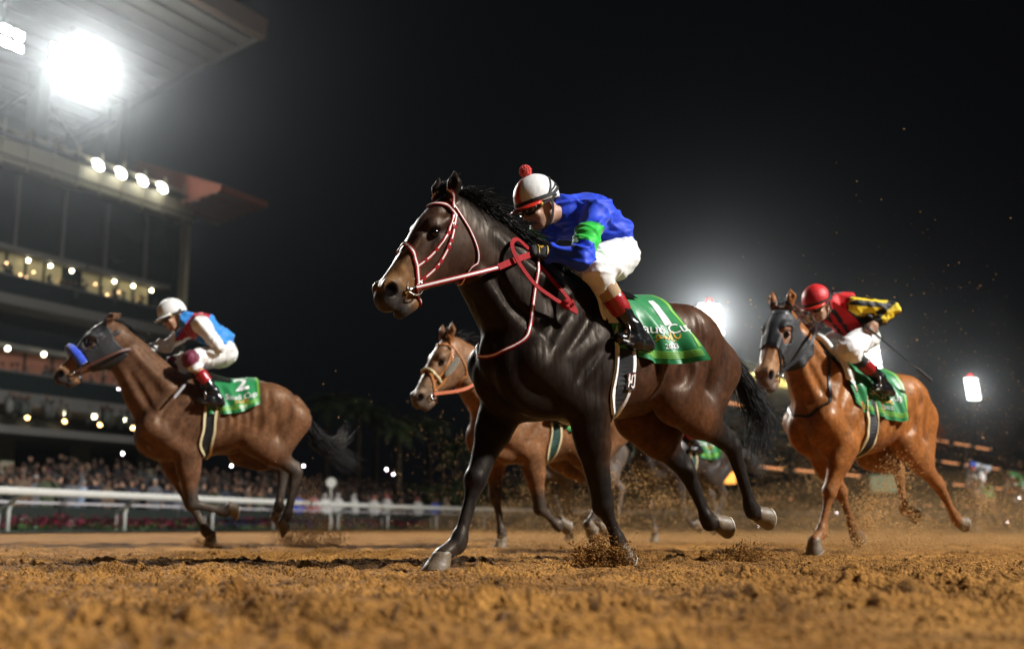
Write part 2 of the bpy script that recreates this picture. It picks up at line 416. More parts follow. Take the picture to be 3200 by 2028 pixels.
def build_horse(name, P, coat, cmat, vox, loc, heading, hoof_mat, eye_mat, hair_mat, mane_seed=1, parent_loc_z=0.0):
    root = empty(name, loc, 0); root.rotation_euler = (0, 0, math.atan2(-math.sin(heading), -math.cos(heading)))
    F = Field((-1.75, -0.46, -0.02), (1.75, 0.46, 2.2), vox)
    sx, ox = P['tx']; tz = P['tz']
    X = lambda x: x * sx + ox
    Zt = P.get('tilt', 0.0)
    tr = [(-.93, 1.20, 1.06, .05, 2.1, 0), (-.88, 1.27, 1.02, .13, 2.2, 0), (-.78, 1.36, .99, .205, 2.2, .05), (-.64, 1.455, .97, .25, 2.2, .12), (-.48, 1.515, .96, .275, 2.2, .15),
          (-.32, 1.515, .90, .285, 2.2, .12), (-.15, 1.49, .835, .29, 2.25, .12), (.05, 1.52, .785, .275, 2.25, .22), (.22, 1.56, .775, .26, 2.25, .34),
          (.40, 1.53, .785, .24, 2.25, .25), (.55, 1.46, .815, .22, 2.2, .1), (.68, 1.37, .86, .18, 2.2, 0), (.76, 1.26, .93, .12, 2.1, 0), (.80, 1.16, 1.0, .05, 2, 0)]
    st = [(X(a), b + tz + Zt * a, c + tz + Zt * a, w, e, g) for a, b, c, w, e, g in tr]
    F.loft((0, 0, 0), (1, 0, 0), (0, 0, 1), (0, 1, 0), st, 0.02, egg=True)
    # neck
    am, asc = affine(HERO_TRI, np.array([P['withers'], P['poll'], P['chest']]))
    nk = [((.42, 1.26), .33, .20), ((.575, 1.405), .275, .158), ((.70, 1.53), .215, .122), ((.815, 1.63), .185, .102), ((.93, 1.72), .165, .088)]
    pts = [am(c) for c, r, w in nk]; pts = [np.array([p[0], 0, p[1]]) for p in pts]
    hf = HeadFrame(P['poll'], P['muz'], P.get('hyaw', 0.0), P.get('hscale', 1.0))
    pts[-1] = hf(.05, -.09, 0); pts[-2][1] = pts[-1][1] * 0.5 + 0.0
    for i in range(4):
        F.cone(pts[i], pts[i+1], nk[i][1]*asc, nk[i+1][1]*asc, 0.05, nk[i][2]/nk[i][1], nk[i+1][2]/nk[i+1][1])
    # jugular furrow muscle and windpipe
    for sgn in (1, -1):
        a = am((.60, 1.12)); b = am((.90, 1.50))
        F.cone((a[0], sgn*.085, a[1]), (b[0], sgn*.05, b[1]), .075*asc, .055*asc, 0.025)
        a = am((.40, 1.40)); b = am((.80, 1.70))
        F.cone((a[0], sgn*.12, a[1]), (b[0], sgn*.055, b[1]), .10*asc, .06*asc, 0.03)
    # chest, breast muscles
    cx, cz = P['chest']
    for sgn in (1, -1):
        F.ell((cx - .09, sgn*.095, cz - .06), (.12, .095, .16), 0.025)
        F.ell((cx - .27, sgn*.09, cz - .19), (.20, .09, .10), 0.06)
    # forelegs
    coats = {'knees': [], 'hocks': []}
    hoofs = []
    for side, sgn in (('L', 1), ('R', -1)):
        sh, el, kn, fe, ho, phi = P['f' + side]
        sp = np.array([sh[0], sgn*.165, sh[1]]); el = np.array([el[0], sgn*.165, el[1]]); kn = np.array([kn[0], sgn*.125, kn[1]])
        fe = np.array([fe[0], sgn*.11, fe[1]]); ho = np.array([ho[0], sgn*.11, ho[1]])
        wt = np.array([P['withers'][0] + .02, sgn*.10, P['withers'][1] - .12])
        F.cone(wt, sp, .085, .115, 0.035, .85, .80)                       # shoulder blade
        F.cone(wt + [-.10, sgn*.06, -.16], el + [-.05, 0, .10], .11, .10, 0.04, .7, .7)   # triceps
        F.cone(sp, el, .115, .105, 0.025, .75, .75)
        fa = kn - el; L = np.linalg.norm(fa); fd = fa / L; fw = np.array([-fd[2], 0, fd[0]])
        if fw[0] < 0: fw = -fw
        F.cone(el, el + fa*.35, .125, .105, 0.04, .74, .72)
        F.cone(el + fa*.25 + fw*.012, kn - fd*.05, .100, .058, 0.03, .80, .9)
        F.cone(el + fa*.15 - fw*.055, el + fa*.75 - fw*.02, .06, .036, 0.014, .8, .8)
        F.cone(kn - fd*.055, kn + fd*.01, .056, .058, 0.02, .95, .98)      # knee
        ca = fe - kn; cl = np.linalg.norm(ca); cd = ca / cl; cw = np.array([-cd[2], 0, cd[0]])
        F.ell(kn + cd*.005 + fw*.012, (.052, .053, .06), 0.012)
        F.cone(kn, kn + cd*.075, .053, .040, 0.02, .95, .85)
        F.cone(kn + cd*.05, fe - cd*.03, .034, .032, 0.015, .85, .85)
        back = cw if np.dot(cw, fw) < 0 else -cw
        F.cone(kn + cd*.05 + back*.026, fe - cd*.02 + back*.022, .019, .019, 0.006, .8, .8)   # tendon
        F.cone(fe - cd*.03, fe + cd*.012, .044, .046, 0.025, .86, .86)
        F.ell(fe + back*.022, (.022, .026, .024), 0.012)
        hoofs.append((fe, ho, phi, coats)); coats['knees'].append((kn, el))
        td = np.array([math.cos(phi), 0, math.sin(phi)]); up = np.array([-math.sin(phi), 0, math.cos(phi)])
        co = ho + up*.068 - td*.028
        F.cone(fe, co, .039, .046, 0.02, .88, 1.05)
    # hind legs
    for side, sgn in (('L', 1), ('R', -1)):
        stf, hk, fe, ho, phi = P['h' + side]
        hip = np.array([X(-.52), sgn*.15, 1.285 + tz]); but = np.array([X(-.82), sgn*.115, 1.14 + tz])
        stf = np.array([stf[0], sgn*.17, stf[1]]); hk = np.array([hk[0], sgn*.135, hk[1]]); fe = np.array([fe[0], sgn*.115, fe[1]]); ho = np.array([ho[0], sgn*.11, ho[1]])
        F.cone(hip, stf, .20, .15, 0.04, .72, .70)
        F.cone(hip + [.16, sgn*.02, .04], stf + [0, 0, .03], .11, .10, 0.04, .6, .6)
        F.cone(hip + [-.13, 0, -.01], but, .145, .13, 0.06, .72, .75)
        g = hk - stf; gl = np.linalg.norm(g); gd = g / gl; gw = np.array([-gd[2], 0, gd[0]])
        if gw[0] < 0: gw = -gw
        F.cone(but, stf + g*.5 - gw*.05, .15, .10, 0.05, .72, .72)         # hamstrings
        F.cone(stf, stf + g*.4, .14, .12, 0.04, .68, .68)
        F.cone(stf + g*.3, hk - gd*.09, .120, .060, 0.03, .68, .75)
        F.cone(stf + g*.5 - gw*.07, hk - gd*.02 - gw*.05, .032, .024, 0.014, .8, .8)  # Achilles tendon
        ca = fe - hk; cl = np.linalg.norm(ca); cd = ca / cl
        F.cone(hk - gd*.09, hk, .057, .058, 0.02, .74, .8)
        F.ell(hk - gd*.035 - gw*.052, (.034, .028, .038), 0.018)              # point of hock
        F.cone(hk, hk + cd*.12, .058, .041, 0.02, .8, .8)
        F.cone(hk + cd*.08, fe - cd*.03, .038, .034, 0.015, .85, .85)
        back = np.array([-cd[2], 0, cd[0]])
        if back[0] > 0: back = -back
        F.cone(hk + cd*.02 + back*.04, fe - cd*.02 + back*.022, .021, .020, 0.008, .8, .8)
        F.cone(fe - cd*.03, fe + cd*.012, .046, .047, 0.025, .86, .86)
        F.ell(fe + back*.022, (.022, .026, .024), 0.012)
        td = np.array([math.cos(phi), 0, math.sin(phi)]); up = np.array([-math.sin(phi), 0, math.cos(phi)])
        co = ho + up*.068 - td*.028
        F.cone(fe, co, .040, .046, 0.02, .88, 1.05)
        hoofs.append((fe, ho, phi, coats)); coats['hocks'].append((hk, stf))
    # sheath / belly tuck
    F.cone((X(-.30), 0, .90 + tz), (X(-.12), 0, .86 + tz), .06, .05, 0.05)
    # dock of the tail
    F.cone((X(-.84), 0, 1.34 + tz), (X(-.97), 0, 1.24 + tz), .055, .035, 0.03)
    # ribs / flank groove
    for sgn in (1, -1):
        F.cone((X(.27), sgn*.30, .98 + tz), (X(.10), sgn*.31, 1.30 + tz), .03, .02, 0.05, op='sub')
    # head
    k = hf.k
    hs = [(-.03, .045, -.16, .058, 2.2), (.05, .075, -.23, .084, 2.3), (.13, .085, -.275, .092, 2.5), (.21, .08, -.285, .090, 2.6), (.29, .058, -.265, .082, 2.5), (.37, .032, -.225, .071, 2.4),
          (.45, .012, -.188, .062, 2.3), (.53, -.004, -.168, .059, 2.2), (.59, -.014, -.162, .058, 2.3), (.635, -.026, -.150, .052, 2.3), (.675, -.055, -.125, .034, 2.1)]
    F.loft(hf.o, hf.u, hf.v, hf.w, [tuple(np.array(r) * np.array([k, k, k, k, 1])) for r in hs], 0.03)
    M = hf.M
    for sgn in (1, -1):
        F.ell(hf(.17, -.145, sgn*.060), np.array([.115, .105, .036])*k, 0.012, M)           # cheek
        F.ell(hf(.205, .032, sgn*.070), np.array([.055, .032, .034])*k, 0.012, M)           # brow
        F.cone(hf(.24, -.045, sgn*.085), hf(.40, -.085, sgn*.056), .017*k, .012*k, 0.012)   # cheek ridge
        F.cone(hf(.14, .0, sgn*.082), hf(.22, .005, sgn*.09), .022*k, .02*k, 0.012)
        F.ell(hf(.10, .035, sgn*.078), np.array([.03, .022, .02])*k, 0.02, M, 'sub')         # hollow over the eye
        F.ell(hf(.246, -.006, sgn*.103), np.array([.027, .020, .024])*k, 0.010, M, 'sub')    # eye socket
        F.cone(hf(.30, .02, sgn*.06), hf(.50, -.03, sgn*.045), .016*k, .014*k, 0.02)
        # nostril
        F.ell(hf(.600, -.060, sgn*.046), np.array([.050, .050, .027])*k, 0.016, M)
        F.ell(hf(.616, -.068, sgn*.074), np.array([.034, .040, .036])*k, 0.008, M, 'sub')
        F.cone(hf(.565, -.055, sgn*.052), hf(.59, -.03, sgn*.055), .010*k, .009*k, 0.010)
        # ear
        eb, em, et = P.get('ear', ((.015, .06), (-.03, .105), (-.085, .150)))
        F.cone(hf(eb[0], eb[1], sgn*.055), hf(em[0], em[1], sgn*.078), .028*k, .036*k, 0.02)
        F.cone(hf(em[0], em[1], sgn*.078), hf(et[0], et[1], sgn*.070), .036*k, .004*k, 0.01)
        F.cone(hf(em[0] + .03, em[1] + .012, sgn*.098), hf(et[0] + .025, et[1] + .005, sgn*.084), .020*k, .004*k, 0.006, op='sub')
        # mouth corner cut
        F.cone(hf(.52, -.140, sgn*.072), hf(.70, -.165, sgn*.040), .006*k, .008*k, 0.008, op='sub')
    F.ell(hf(.642, -.108, 0), np.array([.046, .052, .052])*k, 0.025, M)                       # upper lip
    F.ell(hf(.590, -.192, 0), np.array([.062, .034, .042])*k, 0.016, M)                      # lower lip
    F.ell(hf(.535, -.200, 0), np.array([.045, .034, .038])*k, 0.03, M)                      # chin
    F.cone(hf(.70, -.165, -.05), hf(.70, -.165, .05), .007*k, .007*k, 0.008, op='sub')
    # muscle lines: shallow grooves snapped to the finished surface
    def groove(pts, r, depth, kk=.03, op='sub'):
        for sgn in (1, -1):
            C_ = catmull([(p[0], sgn*.34, p[1]) for p in pts], 5)
            for q_ in range(40):
                d_ = F.sample(C_); C_[:, 1] -= sgn*np.clip(d_, -.03, .03)*.7
            C_, N_ = F.snap(C_, r - depth*.72)
            rr_ = r*np.sin(np.linspace(.35, 2.8, len(C_)))
            for a_, b_, r0, r1 in zip(C_[:-1], C_[1:], rr_[:-1], rr_[1:]): F.cone(a_, b_, max(r0, .004), max(r1, .004), kk, op=op)
    T_ = lambda l: [(X(a_), b_ + tz) for a_, b_ in l]
    groove(T_([(.30, 1.46), (.44, 1.33), (.56, 1.17), (.61, 1.03)]), .030, .013)
    groove(T_([(.08, 1.30), (.10, 1.15), (.13, 1.0), (.17, .90)]), .030, .014)
    groove(T_([(.20, 1.40), (.33, 1.24), (.46, 1.10)]), .022, .008)
    groove(T_([(.22, 1.16), (.32, 1.06), (.40, .95)]), .022, .008)
    for q_ in range(5): groove(T_([(-.03 - q_*.085, 1.26), (-.06 - q_*.085, 1.12), (-.05 - q_*.085, .99)]), .018, .0045)
    groove(T_([(-.40, 1.28), (-.43, 1.14), (-.38, 1.03), (-.30, .97)]), .035, .015)
    groove(T_([(-.70, 1.36), (-.735, 1.18), (-.70, 1.02)]), .026, .011)
    groove(T_([(-.50, 1.42), (-.50, 1.25), (-.46, 1.10)]), .024, .008)
    groove(T_([(-.58, 1.20), (-.60, 1.08), (-.62, .96)]), .022, .008)
    groove([tuple(am(q_)) for q_ in ((.56, 1.14), (.72, 1.34), (.86, 1.52))], .028, .013)
    groove([tuple(am(q_)) for q_ in ((.42, 1.48), (.60, 1.60), (.78, 1.72))], .026, .009)
    V, Q = F.mesh(3, 0.45)
    cols = coat(V, P, hf, coats, X); F.V = V; F.Q = Q
    me = mesh_np(name + '_body', V, Q, True, cols)
    body = link('body', me, cmat, root)
    # hooves
    for fe, ho, phi, _ in hoofs:
        td = np.array([math.cos(phi), 0, math.sin(phi)]); up = np.array([-math.sin(phi), 0, math.cos(phi)]); wv = np.array([0, 1.0, 0])
        mb = MB(); n = 18; rings = []
        for h, r, off in ((.090, .044, -.036), (.076, .052, -.030), (.071, .051, -.028), (.03, .062, -.008), (.0, .069, .006), (-.006, .069, .007), (-.006, .056, .004), (.006, .034, 0)):
            ring = []
            for q in range(n):
                a = 2*math.pi*q/n; e = 1.0 + (.12 if math.cos(a) > 0 else -.05) * abs(math.cos(a))
                ring.append(ho + up*h + td*(off + r*e*math.cos(a)) + wv*(r*.98*math.sin(a)))
            rings.append(ring)
        Vh = [p for r_ in rings for p in r_]; m = len(rings)
        Fh = [(i*n+q, i*n+(q+1)%n, (i+1)*n+(q+1)%n, (i+1)*n+q) for i in range(m-1) for q in range(n)] + [tuple((m-1)*n+q for q in range(n))]
        mb.add(Vh, [f[::-1] for f in Fh])
        hv = mb.build('hoof', hoof_mat, root, True)
        sh = [ho - up*.010 + td*(.007 + .061*(1.0 + (.12 if math.cos(a) > 0 else -.05)*abs(math.cos(a)))*math.cos(a)) + wv*(.060*math.sin(a)) for a in np.linspace(-2.5, 2.5, 17)]
        link('horseshoe', ribbon(sh, np.tile(-up, (17, 1)), .020, .007), M_shoe, hv)
    # eyes
    for sgn in (1, -1):
        e = bmesh.new(); bmesh.ops.create_uvsphere(e, u_segments=16, v_segments=12, radius=.0235*k)
        m = bpy.data.meshes.new('eye'); e.to_mesh(m); e.free(); m.polygons.foreach_set('use_smooth', np.full(len(m.polygons), True))
        link('eye', m, eye_mat, root, tuple(hf(.246, -.006, sgn*.085)))
    return root, F, hf, X

def strands(name, curves, widths, material, parent):
    """hair: each strand a narrow two-sided ribbon that tapers to its tip"""
    Vs = []; Fs = []; b = 0
    for C, w in zip(curves, widths):
        C = np.asarray(C); n = len(C)
        T = np.gradient(C, axis=0); T /= np.linalg.norm(T, axis=1, keepdims=True) + 1e-9
        r = rng.normal(size=3); S = np.cross(T, r); S /= np.linalg.norm(S, axis=1, keepdims=True) + 1e-9
        ww = (w * np.linspace(1, .12, n) ** .7)[:, None]
        N = np.cross(S, T)
        Vs.append(np.stack([C - S*ww, C + N*ww*.6, C + S*ww], 1).reshape(-1, 3))
        i = np.arange(n-1)[:, None] * 3 + b
        Fs.append(np.concatenate([np.concatenate([i, i+1, i+4, i+3], 1), np.concatenate([i+1, i+2, i+5, i+4], 1), np.concatenate([i+2, i, i+3, i+5], 1)]))
        b += 3*n
    me = mesh_np(name, np.concatenate(Vs), np.concatenate(Fs), True)
    return link(name, me, material, parent)

def make_mane(root, F, P, hf, hair, n=420, length=.16, wild=.5, wind=(-1, .25, .25), seed=3, forelock=True):
    r = np.random.default_rng(seed)
    am, asc = affine(HERO_TRI, np.array([P['withers'], P['poll'], P['chest']]))
    crest = catmull([am(q) for q in ((.30, 1.60), (.45, 1.70), (.62, 1.76), (.78, 1.83), (.92, 1.88), (1.0, 1.92))], 10)
    crest3 = np.c_[crest[:, 0], np.zeros(len(crest)), crest[:, 1]]
    S, N = F.snap(crest3, 0.0)
    cur = []; wd = []
    for i in range(n):
        t = r.random() * (len(S) - 1.01); j = int(t); f = t - j
        p = S[j]*(1-f) + S[j+1]*f; p = p + np.array([0, r.normal()*.010, -.004])
        L = length * (.6 + .8*r.random()); d0 = np.array([-.25, r.normal()*.35, 1.0]); d1 = np.array(wind) + r.normal(size=3)*wild*.5
        d1 = d1 + np.array([0, (.5 if r.random() < .72 else -.5)*.9, -.25])
        d0 /= np.linalg.norm(d0); d1 /= np.linalg.norm(d1)
        pts = [p]; m = 8
        for q in range(1, m):
            s_ = q/(m-1); d = d0*(1-s_)**1.6 + d1*(1-(1-s_)**1.6) + np.array([0, 0, -.25*s_]) + r.normal(size=3)*.06
            pts.append(pts[-1] + d*L/(m-1))
        pts = np.array(pts)
        dd = F.sample(pts); g = F.grad(pts); pts = pts + g*np.maximum(.008 - dd, 0)[:, None]
        cur.append(pts); wd.append(.0034 + .0030*r.random())
    if forelock:
        for i in range(n//7):
            p = hf(-.02 + .05*r.random(), .082, r.normal()*.018); L = .10 + .08*r.random()
            d0 = hf.v*.6 - hf.u*.2; d1 = -hf.u*.4 + hf.v*.25 + hf.w*r.normal()*.5 + np.array([-.5, 0, .1])
            pts = [p]
            for q in range(1, 7):
                s_ = q/6; pts.append(pts[-1] + (d0*(1-s_) + d1*s_)*L/6)
            pts = np.array(pts); dd = F.sample(pts); g = F.grad(pts); pts = pts + g*np.maximum(.006 - dd, 0)[:, None]
            cur.append(pts); wd.append(.003)
    return strands('mane', cur, wd, hair, root)

def make_tail(root, ctrl, hair, n=260, spread=.10, seed=5, w=.003):
    r = np.random.default_rng(seed); C = catmull(np.array(ctrl, float), 8); m = len(C); cur = []; wd = []
    for i in range(n):
        o = r.normal(size=3); o /= np.linalg.norm(o); a = r.random()**.6; ph = r.random()*6.28; fr = 1.5 + 2*r.random()
        t = np.linspace(0, 1, m)[:, None]; L = .55 + .45*r.random()
        sp = (0.022 + spread*t**1.2) * a
        C2 = np.stack([np.interp(np.linspace(0, L, m), np.linspace(0, 1, m), C[:, q]) for q in range(3)], 1)
        cur.append(C2 + o[None]*sp + .018*np.sin(ph + fr*6*t)*t*r.normal(size=3)[None]); wd.append(w*(.6 + .8*r.random()))
    return strands('tail', cur, wd, hair, root)

def coat_bay(body, belly, head, muzzle, legs, dark_knee=True, leg_hi=.35, dust=None, muzzle_dark=(.03, .026, .024), rump=None, dust_w=1.0):
    body, belly, head, muzzle, legs, muzzle_dark = [np.array(c) for c in (body, belly, head, muzzle, legs, muzzle_dark)]
    def f(V, P, hf, J, X):
        n = len(V); C = np.tile(body, (n, 1)).astype(float)
        mixc = lambda w, c: C + (np.asarray(c)[None] - C) * w[:, None]
        x, y, z = V.T
        # barrel and hindquarter
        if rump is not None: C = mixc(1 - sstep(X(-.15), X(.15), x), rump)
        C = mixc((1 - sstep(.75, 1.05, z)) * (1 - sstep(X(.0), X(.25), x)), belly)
        # head
        q = (V - hf.o) / hf.k; u = q @ hf.u; v = q @ hf.v
        isH = sstep(-.02, .08, u) * (1 - sstep(.12, .2, np.abs(q @ hf.w))) * (v > -.32)
        C = mixc(isH, head)
        C = mixc(isH * sstep(.36, .52, u), muzzle)
        C = mixc(isH * sstep(.53, .60, u) * (1 - sstep(-.055, -.03, v)), muzzle_dark)
        C = mixc(isH * np.exp(-((u - .246)**2 + (v + .006)**2) / .0022), muzzle_dark)
        for sg in (1, -1):
            nd = np.linalg.norm(V - hf(.618, -.068, sg*.060), axis=1); C = mixc(1 - sstep(.030*hf.k, .042*hf.k, nd), (.003, .002, .002))  # shade inside the nostrils put into the colour as near black
        # legs
        for kn, el in J['knees'] + J['hocks']:
            hi = kn[2] + leg_hi * (el[2] - kn[2])
            near = (np.abs(y - kn[1]) < .13) & ((x - kn[0])**2 + (z - kn[2])**2 < .62**2) & (np.sign(y) == np.sign(kn[1]))
            d = el - kn; t = ((V - kn) @ d) / (d @ d)
            C = mixc(near * (1 - sstep(leg_hi - .12, leg_hi + .25, t)) * (z < .95), legs)
        if dust is not None:
            C = mixc((1 - sstep(.04, .42, z)) * np.clip(1.5*fbm(x*14 + y*9, z*14, 3, 5) - .25, 0, 1)*dust_w, dust)
        return C
    return f
# ---------------------------------------------------------------- tack
def strap(name, F, pts, width, thick, material, parent, off=.002, n=10, closed=False, stripe=None, snap=True):
    C = catmull(np.array(list(pts) + ([pts[0]] if closed else []), float), n)
    if closed: C = C[:-1]
    if snap: C, N = F.snap(C, off)
    else: N = F.grad(C)
    # even out
    for _ in range(2): C[1:-1] = .5*C[1:-1] + .25*(C[:-2] + C[2:])
    o = link(name, ribbon(C, N, width, thick, closed), material, parent)
    if stripe is not None:
        link('stripe', ribbon(C + N*thick*.75, N, width*.36, thick*.5, closed), stripe, o)
    return o, C, N

def free_strap(name, pts, nrm, width, thick, material, parent, stripe=None, n=8):
    C = catmull(np.array(pts, float), n); N = np.tile(np.array(nrm, float), (len(C), 1))
    o = link(name, ribbon(C - N*thick*.5, N, width, thick), material, parent)
    if stripe is not None: link('stripe', ribbon(C + N*thick*.25, N, width*.40, thick*.5), stripe, o)
    return o

def torus_mesh(c, ax, R, r, n=24, m=8):
    ax = Vector(ax).normalized(); a = ax.orthogonal().normalized(); b = ax.cross(a); V = []; Fc = []
    for i in range(n):
        t = 2*math.pi*i/n; d = a*math.cos(t) + b*math.sin(t)
        for j in range(m):
            p = 2*math.pi*j/m; V.append(tuple(Vector(c) + d*(R + r*math.cos(p)) + ax*(r*math.sin(p))))
    for i in range(n):
        for j in range(m): Fc.append((i*m+j, ((i+1)%n)*m+j, ((i+1)%n)*m+(j+1)%m, i*m+(j+1)%m))
    me = bpy.data.meshes.new('ring'); me.from_pydata(V, [], Fc); me.polygons.foreach_set('use_smooth', np.full(len(me.polygons), True)); return me

def bridle(root, F, hf, leather, stripe, metal, width=.020, thick=.005):
    br = empty('bridle'); br.parent = root
    def S(nm, pts, w=width, t=thick, st=stripe, closed=False):
        return strap(nm, F, [hf(*p) for p in pts], w, t, leather, br, .003, 10, closed, st)
    S('noseband', [(.372, .06, 0), (.385, .03, .05), (.415, -.045, .085), (.46, -.115, .08), (.495, -.175, .06), (.51, -.225, 0),
                   (.495, -.175, -.06), (.46, -.115, -.08), (.415, -.045, -.085), (.385, .03, -.05)], width*1.25, thick*1.2, closed=True)
    S('browband', [(.085, -.02, .10), (.075, .05, .09), (.10, .10, .05), (.115, .115, 0), (.10, .10, -.05), (.075, .05, -.09), (.085, -.02, -.10)])
    for sg in (1, -1):
        S('cheekpiece', [(.085, -.015, sg*.10), (.20, -.085, sg*.115), (.34, -.135, sg*.10), (.485, -.140, sg*.085)])
        S('noseband_strap', [(.090, -.005, sg*.10), (.20, -.055, sg*.115), (.32, -.075, sg*.10), (.425, -.07, sg*.085)])
        if stripe is not None:
            for a_, b_ in (((.085, -.015, .10), (.485, -.140, .085)),):
                for t_ in (.18, .36, .44, .62, .70, .90):
                    q = catmull([hf(.085, -.015, sg*.10), hf(.20, -.085, sg*.115), hf(.34, -.135, sg*.10), hf(.485, -.140, sg*.085)], 20); i_ = int(t_*60); seg, nn_ = F.snap(q[i_-2:i_+2], .006); link('keeper', ribbon(seg, nn_, width*1.12, thick*.9), leather, br)
            for t_ in (.30, .62, .85):
                q = catmull([hf(.090, -.005, sg*.10), hf(.20, -.055, sg*.115), hf(.32, -.075, sg*.10), hf(.425, -.07, sg*.085)], 20); i_ = int(t_*60); seg, nn_ = F.snap(q[i_-2:i_+2], .006); link('keeper', ribbon(seg, nn_, width*1.12, thick*.9), leather, br)
        S('throatlash', [(.04, .06, sg*.07), (.06, -.02, sg*.10), (.075, -.12, sg*.11), (.11, -.22, sg*.10), (.16, -.285, sg*.06), (.19, -.30, 0)], width*.7)
        link('buckle', torus_mesh(F.snap([hf(.13, -.045, sg*.11)], .008)[0][0], hf.w, .013, .0025, 12, 6), metal, br)
        c = F.snap([hf(.505, -.142, sg*.085)], .010)[0][0]
        link('bit_ring', torus_mesh(c, hf.w*sg + hf.v*.2, .042, .004), metal, br)
        b2 = F.snap([hf(.565, -.125, sg*.07)], .004)[0][0]
        MB().tube([c, b2], [.007, .011], 8).build('bit_arm', metal, br, True)
    S('headpiece', [(.06, .02, .10), (.0, .085, .065), (-.035, .10, 0), (.0, .085, -.065), (.06, .02, -.10)])
    return br

def trunk_ring(F, x, zc, angles, off, hang=True, shear=0.0):
    """points round the barrel at station x, from the spine (angle 0) down one side"""
    out = []
    a = np.asarray(angles)
    xx = x if np.ndim(x) else np.full(len(a), x)
    lo = np.zeros(len(a)); hi = np.full(len(a), .62)
    for _ in range(22):
        mid = (lo + hi)/2; P = np.stack([xx, mid*np.sin(a), zc + mid*np.cos(a)], 1)
        ins = F.sample(P) < off; lo = np.where(ins, mid, lo); hi = np.where(ins, hi, mid)
    return np.stack([xx, hi*np.sin(a), zc + hi*np.cos(a)], 1)

class Cloth:
    """saddle cloth draped over the back; pos(s, t): s from the front edge (0) to the rear (1) along the back, t metres down from the spine"""
    def __init__(s, F, x_front, x_rear, zc, lean, off=.012, seed=1, flare=.10):
        s.F = F; s.nx = 41; s.na = 60; s.side = {}
        amax = R_(112)
        ang = np.linspace(0.02, amax, s.na); s.tmax = 0
        xs = np.linspace(x_front, x_rear, s.nx)
        for sg in (1, -1):
            T = []; Pn = []
            for i, x in enumerate(xs):
                f = i/(s.nx-1)
                rows = trunk_ring(F, x, zc, ang*sg, off)
                P = rows.copy(); y = np.maximum.accumulate(np.abs(P[:, 1])); P[:, 1] = sg*y
                d = np.r_[0, np.cumsum(np.linalg.norm(np.diff(P, axis=0), axis=1))]
                P[:, 0] += (lean[0]*(1-f) + lean[1]*f)*d
                fl = flare*max(0, (f - .55)/.45)**1.5
                P[:, 1] += sg*fl*np.clip((d - .28)/.25, 0, 1.4)
                w = (fbm(np.full(s.na, x*9.0) + 3*sg + d*2.5, d*3.5, 3, seed) - .45)*.045*np.clip(d/.25, 0, 1)
                w += .012*np.sin(x*38 + d*9 + seed)*np.clip((d - .12)/.3, 0, 1)
                P[:, 1] += sg*w
                T.append(d); Pn.append(P)
            s.side[sg] = (np.array(T), np.array(Pn))
    def pos(s, S, T, sg=1, off=0.0):
        S = np.asarray(S, float); T = np.asarray(T, float)
        Td, Pn = s.side[sg]; g = np.clip(S, 0, 1)*(s.nx-1); i = np.clip(np.floor(g).astype(int), 0, s.nx-2); f = g - i
        def at(i):
            out = np.zeros((len(S), 3))
            for q in range(len(S)):
                for c in range(3): out[q, c] = np.interp(T[q], Td[i[q]], Pn[i[q]][:, c])
            return out
        P = at(i)*(1-f[:, None]) + at(i+1)*f[:, None]
        P[:, 1] += sg*off
        return P

def cloth_mesh(cl, tend, sg_list=(1, -1), ns=44, nt=40, off=0.0, s0=0.0, s1=1.0, t0=0.0, name='cloth'):
    V = []; Fc = []; b = 0
    for sg in sg_list:
        ss = np.linspace(s0, s1, ns); 
        for i, s_ in enumerate(ss):
            te = tend(s_) if callable(tend) else tend
            tb = t0(s_) if callable(t0) else t0
            V.append(cl.pos(np.full(nt, s_), np.linspace(tb, te, nt), sg, off))
        for i in range(ns-1):
            for j in range(nt-1):
                q = (b+i*nt+j, b+(i+1)*nt+j, b+(i+1)*nt+j+1, b+i*nt+j+1); Fc.append(q if sg > 0 else q[::-1])
        b += ns*nt
    return mesh_np(name, np.concatenate(V), np.array(Fc), True)

def text_mesh(body, size, bold=0.0, shear=0.0, spacing=1.0, res=3):
    cu = bpy.data.curves.new('lettering', 'FONT'); cu.body = body; cu.size = size; cu.align_x = 'CENTER'; cu.offset = bold; cu.shear = shear
    cu.space_character = spacing; cu.resolution_u = res
    o = bpy.data.objects.new('tmp', cu); COL.objects.link(o)
    dg = bpy.context.evaluated_depsgraph_get(); me = bpy.data.meshes.new_from_object(o.evaluated_get(dg))
    bpy.data.objects.remove(o); bpy.data.curves.remove(cu)
    bm = bmesh.new(); bm.from_mesh(me); bmesh.ops.triangulate(bm, faces=bm.faces)
    for _ in range(2):
        lg = [e for e in bm.edges if e.calc_length() > .022]
        if lg: bmesh.ops.subdivide_edges(bm, edges=lg, cuts=1); bmesh.ops.triangulate(bm, faces=bm.faces)
    V = np.array([v.co[:] for v in bm.verts]); Fc = np.array([[v.index for v in f.verts] for f in bm.faces]); bm.free(); bpy.data.meshes.remove(me)
    return V, Fc

def on_cloth(cl, length, V, Fc, s_c, t_c, sg, material, name, parent, off=.003, tilt=0.0):
    """lay flat lettering (x right, y up, metres) on the cloth round (s_c, t_c)"""
    x = V[:, 0]*math.cos(tilt) - V[:, 1]*math.sin(tilt); y = V[:, 0]*math.sin(tilt) + V[:, 1]*math.cos(tilt)
    S = s_c + sg*x/length; T = t_c - y
    P = cl.pos(S, T, sg, off)
    if sg < 0: Fc = Fc[:, ::-1]
    return link(name, mesh_np(name, P, np.asarray(Fc)[:, ::-1], False), material, parent)

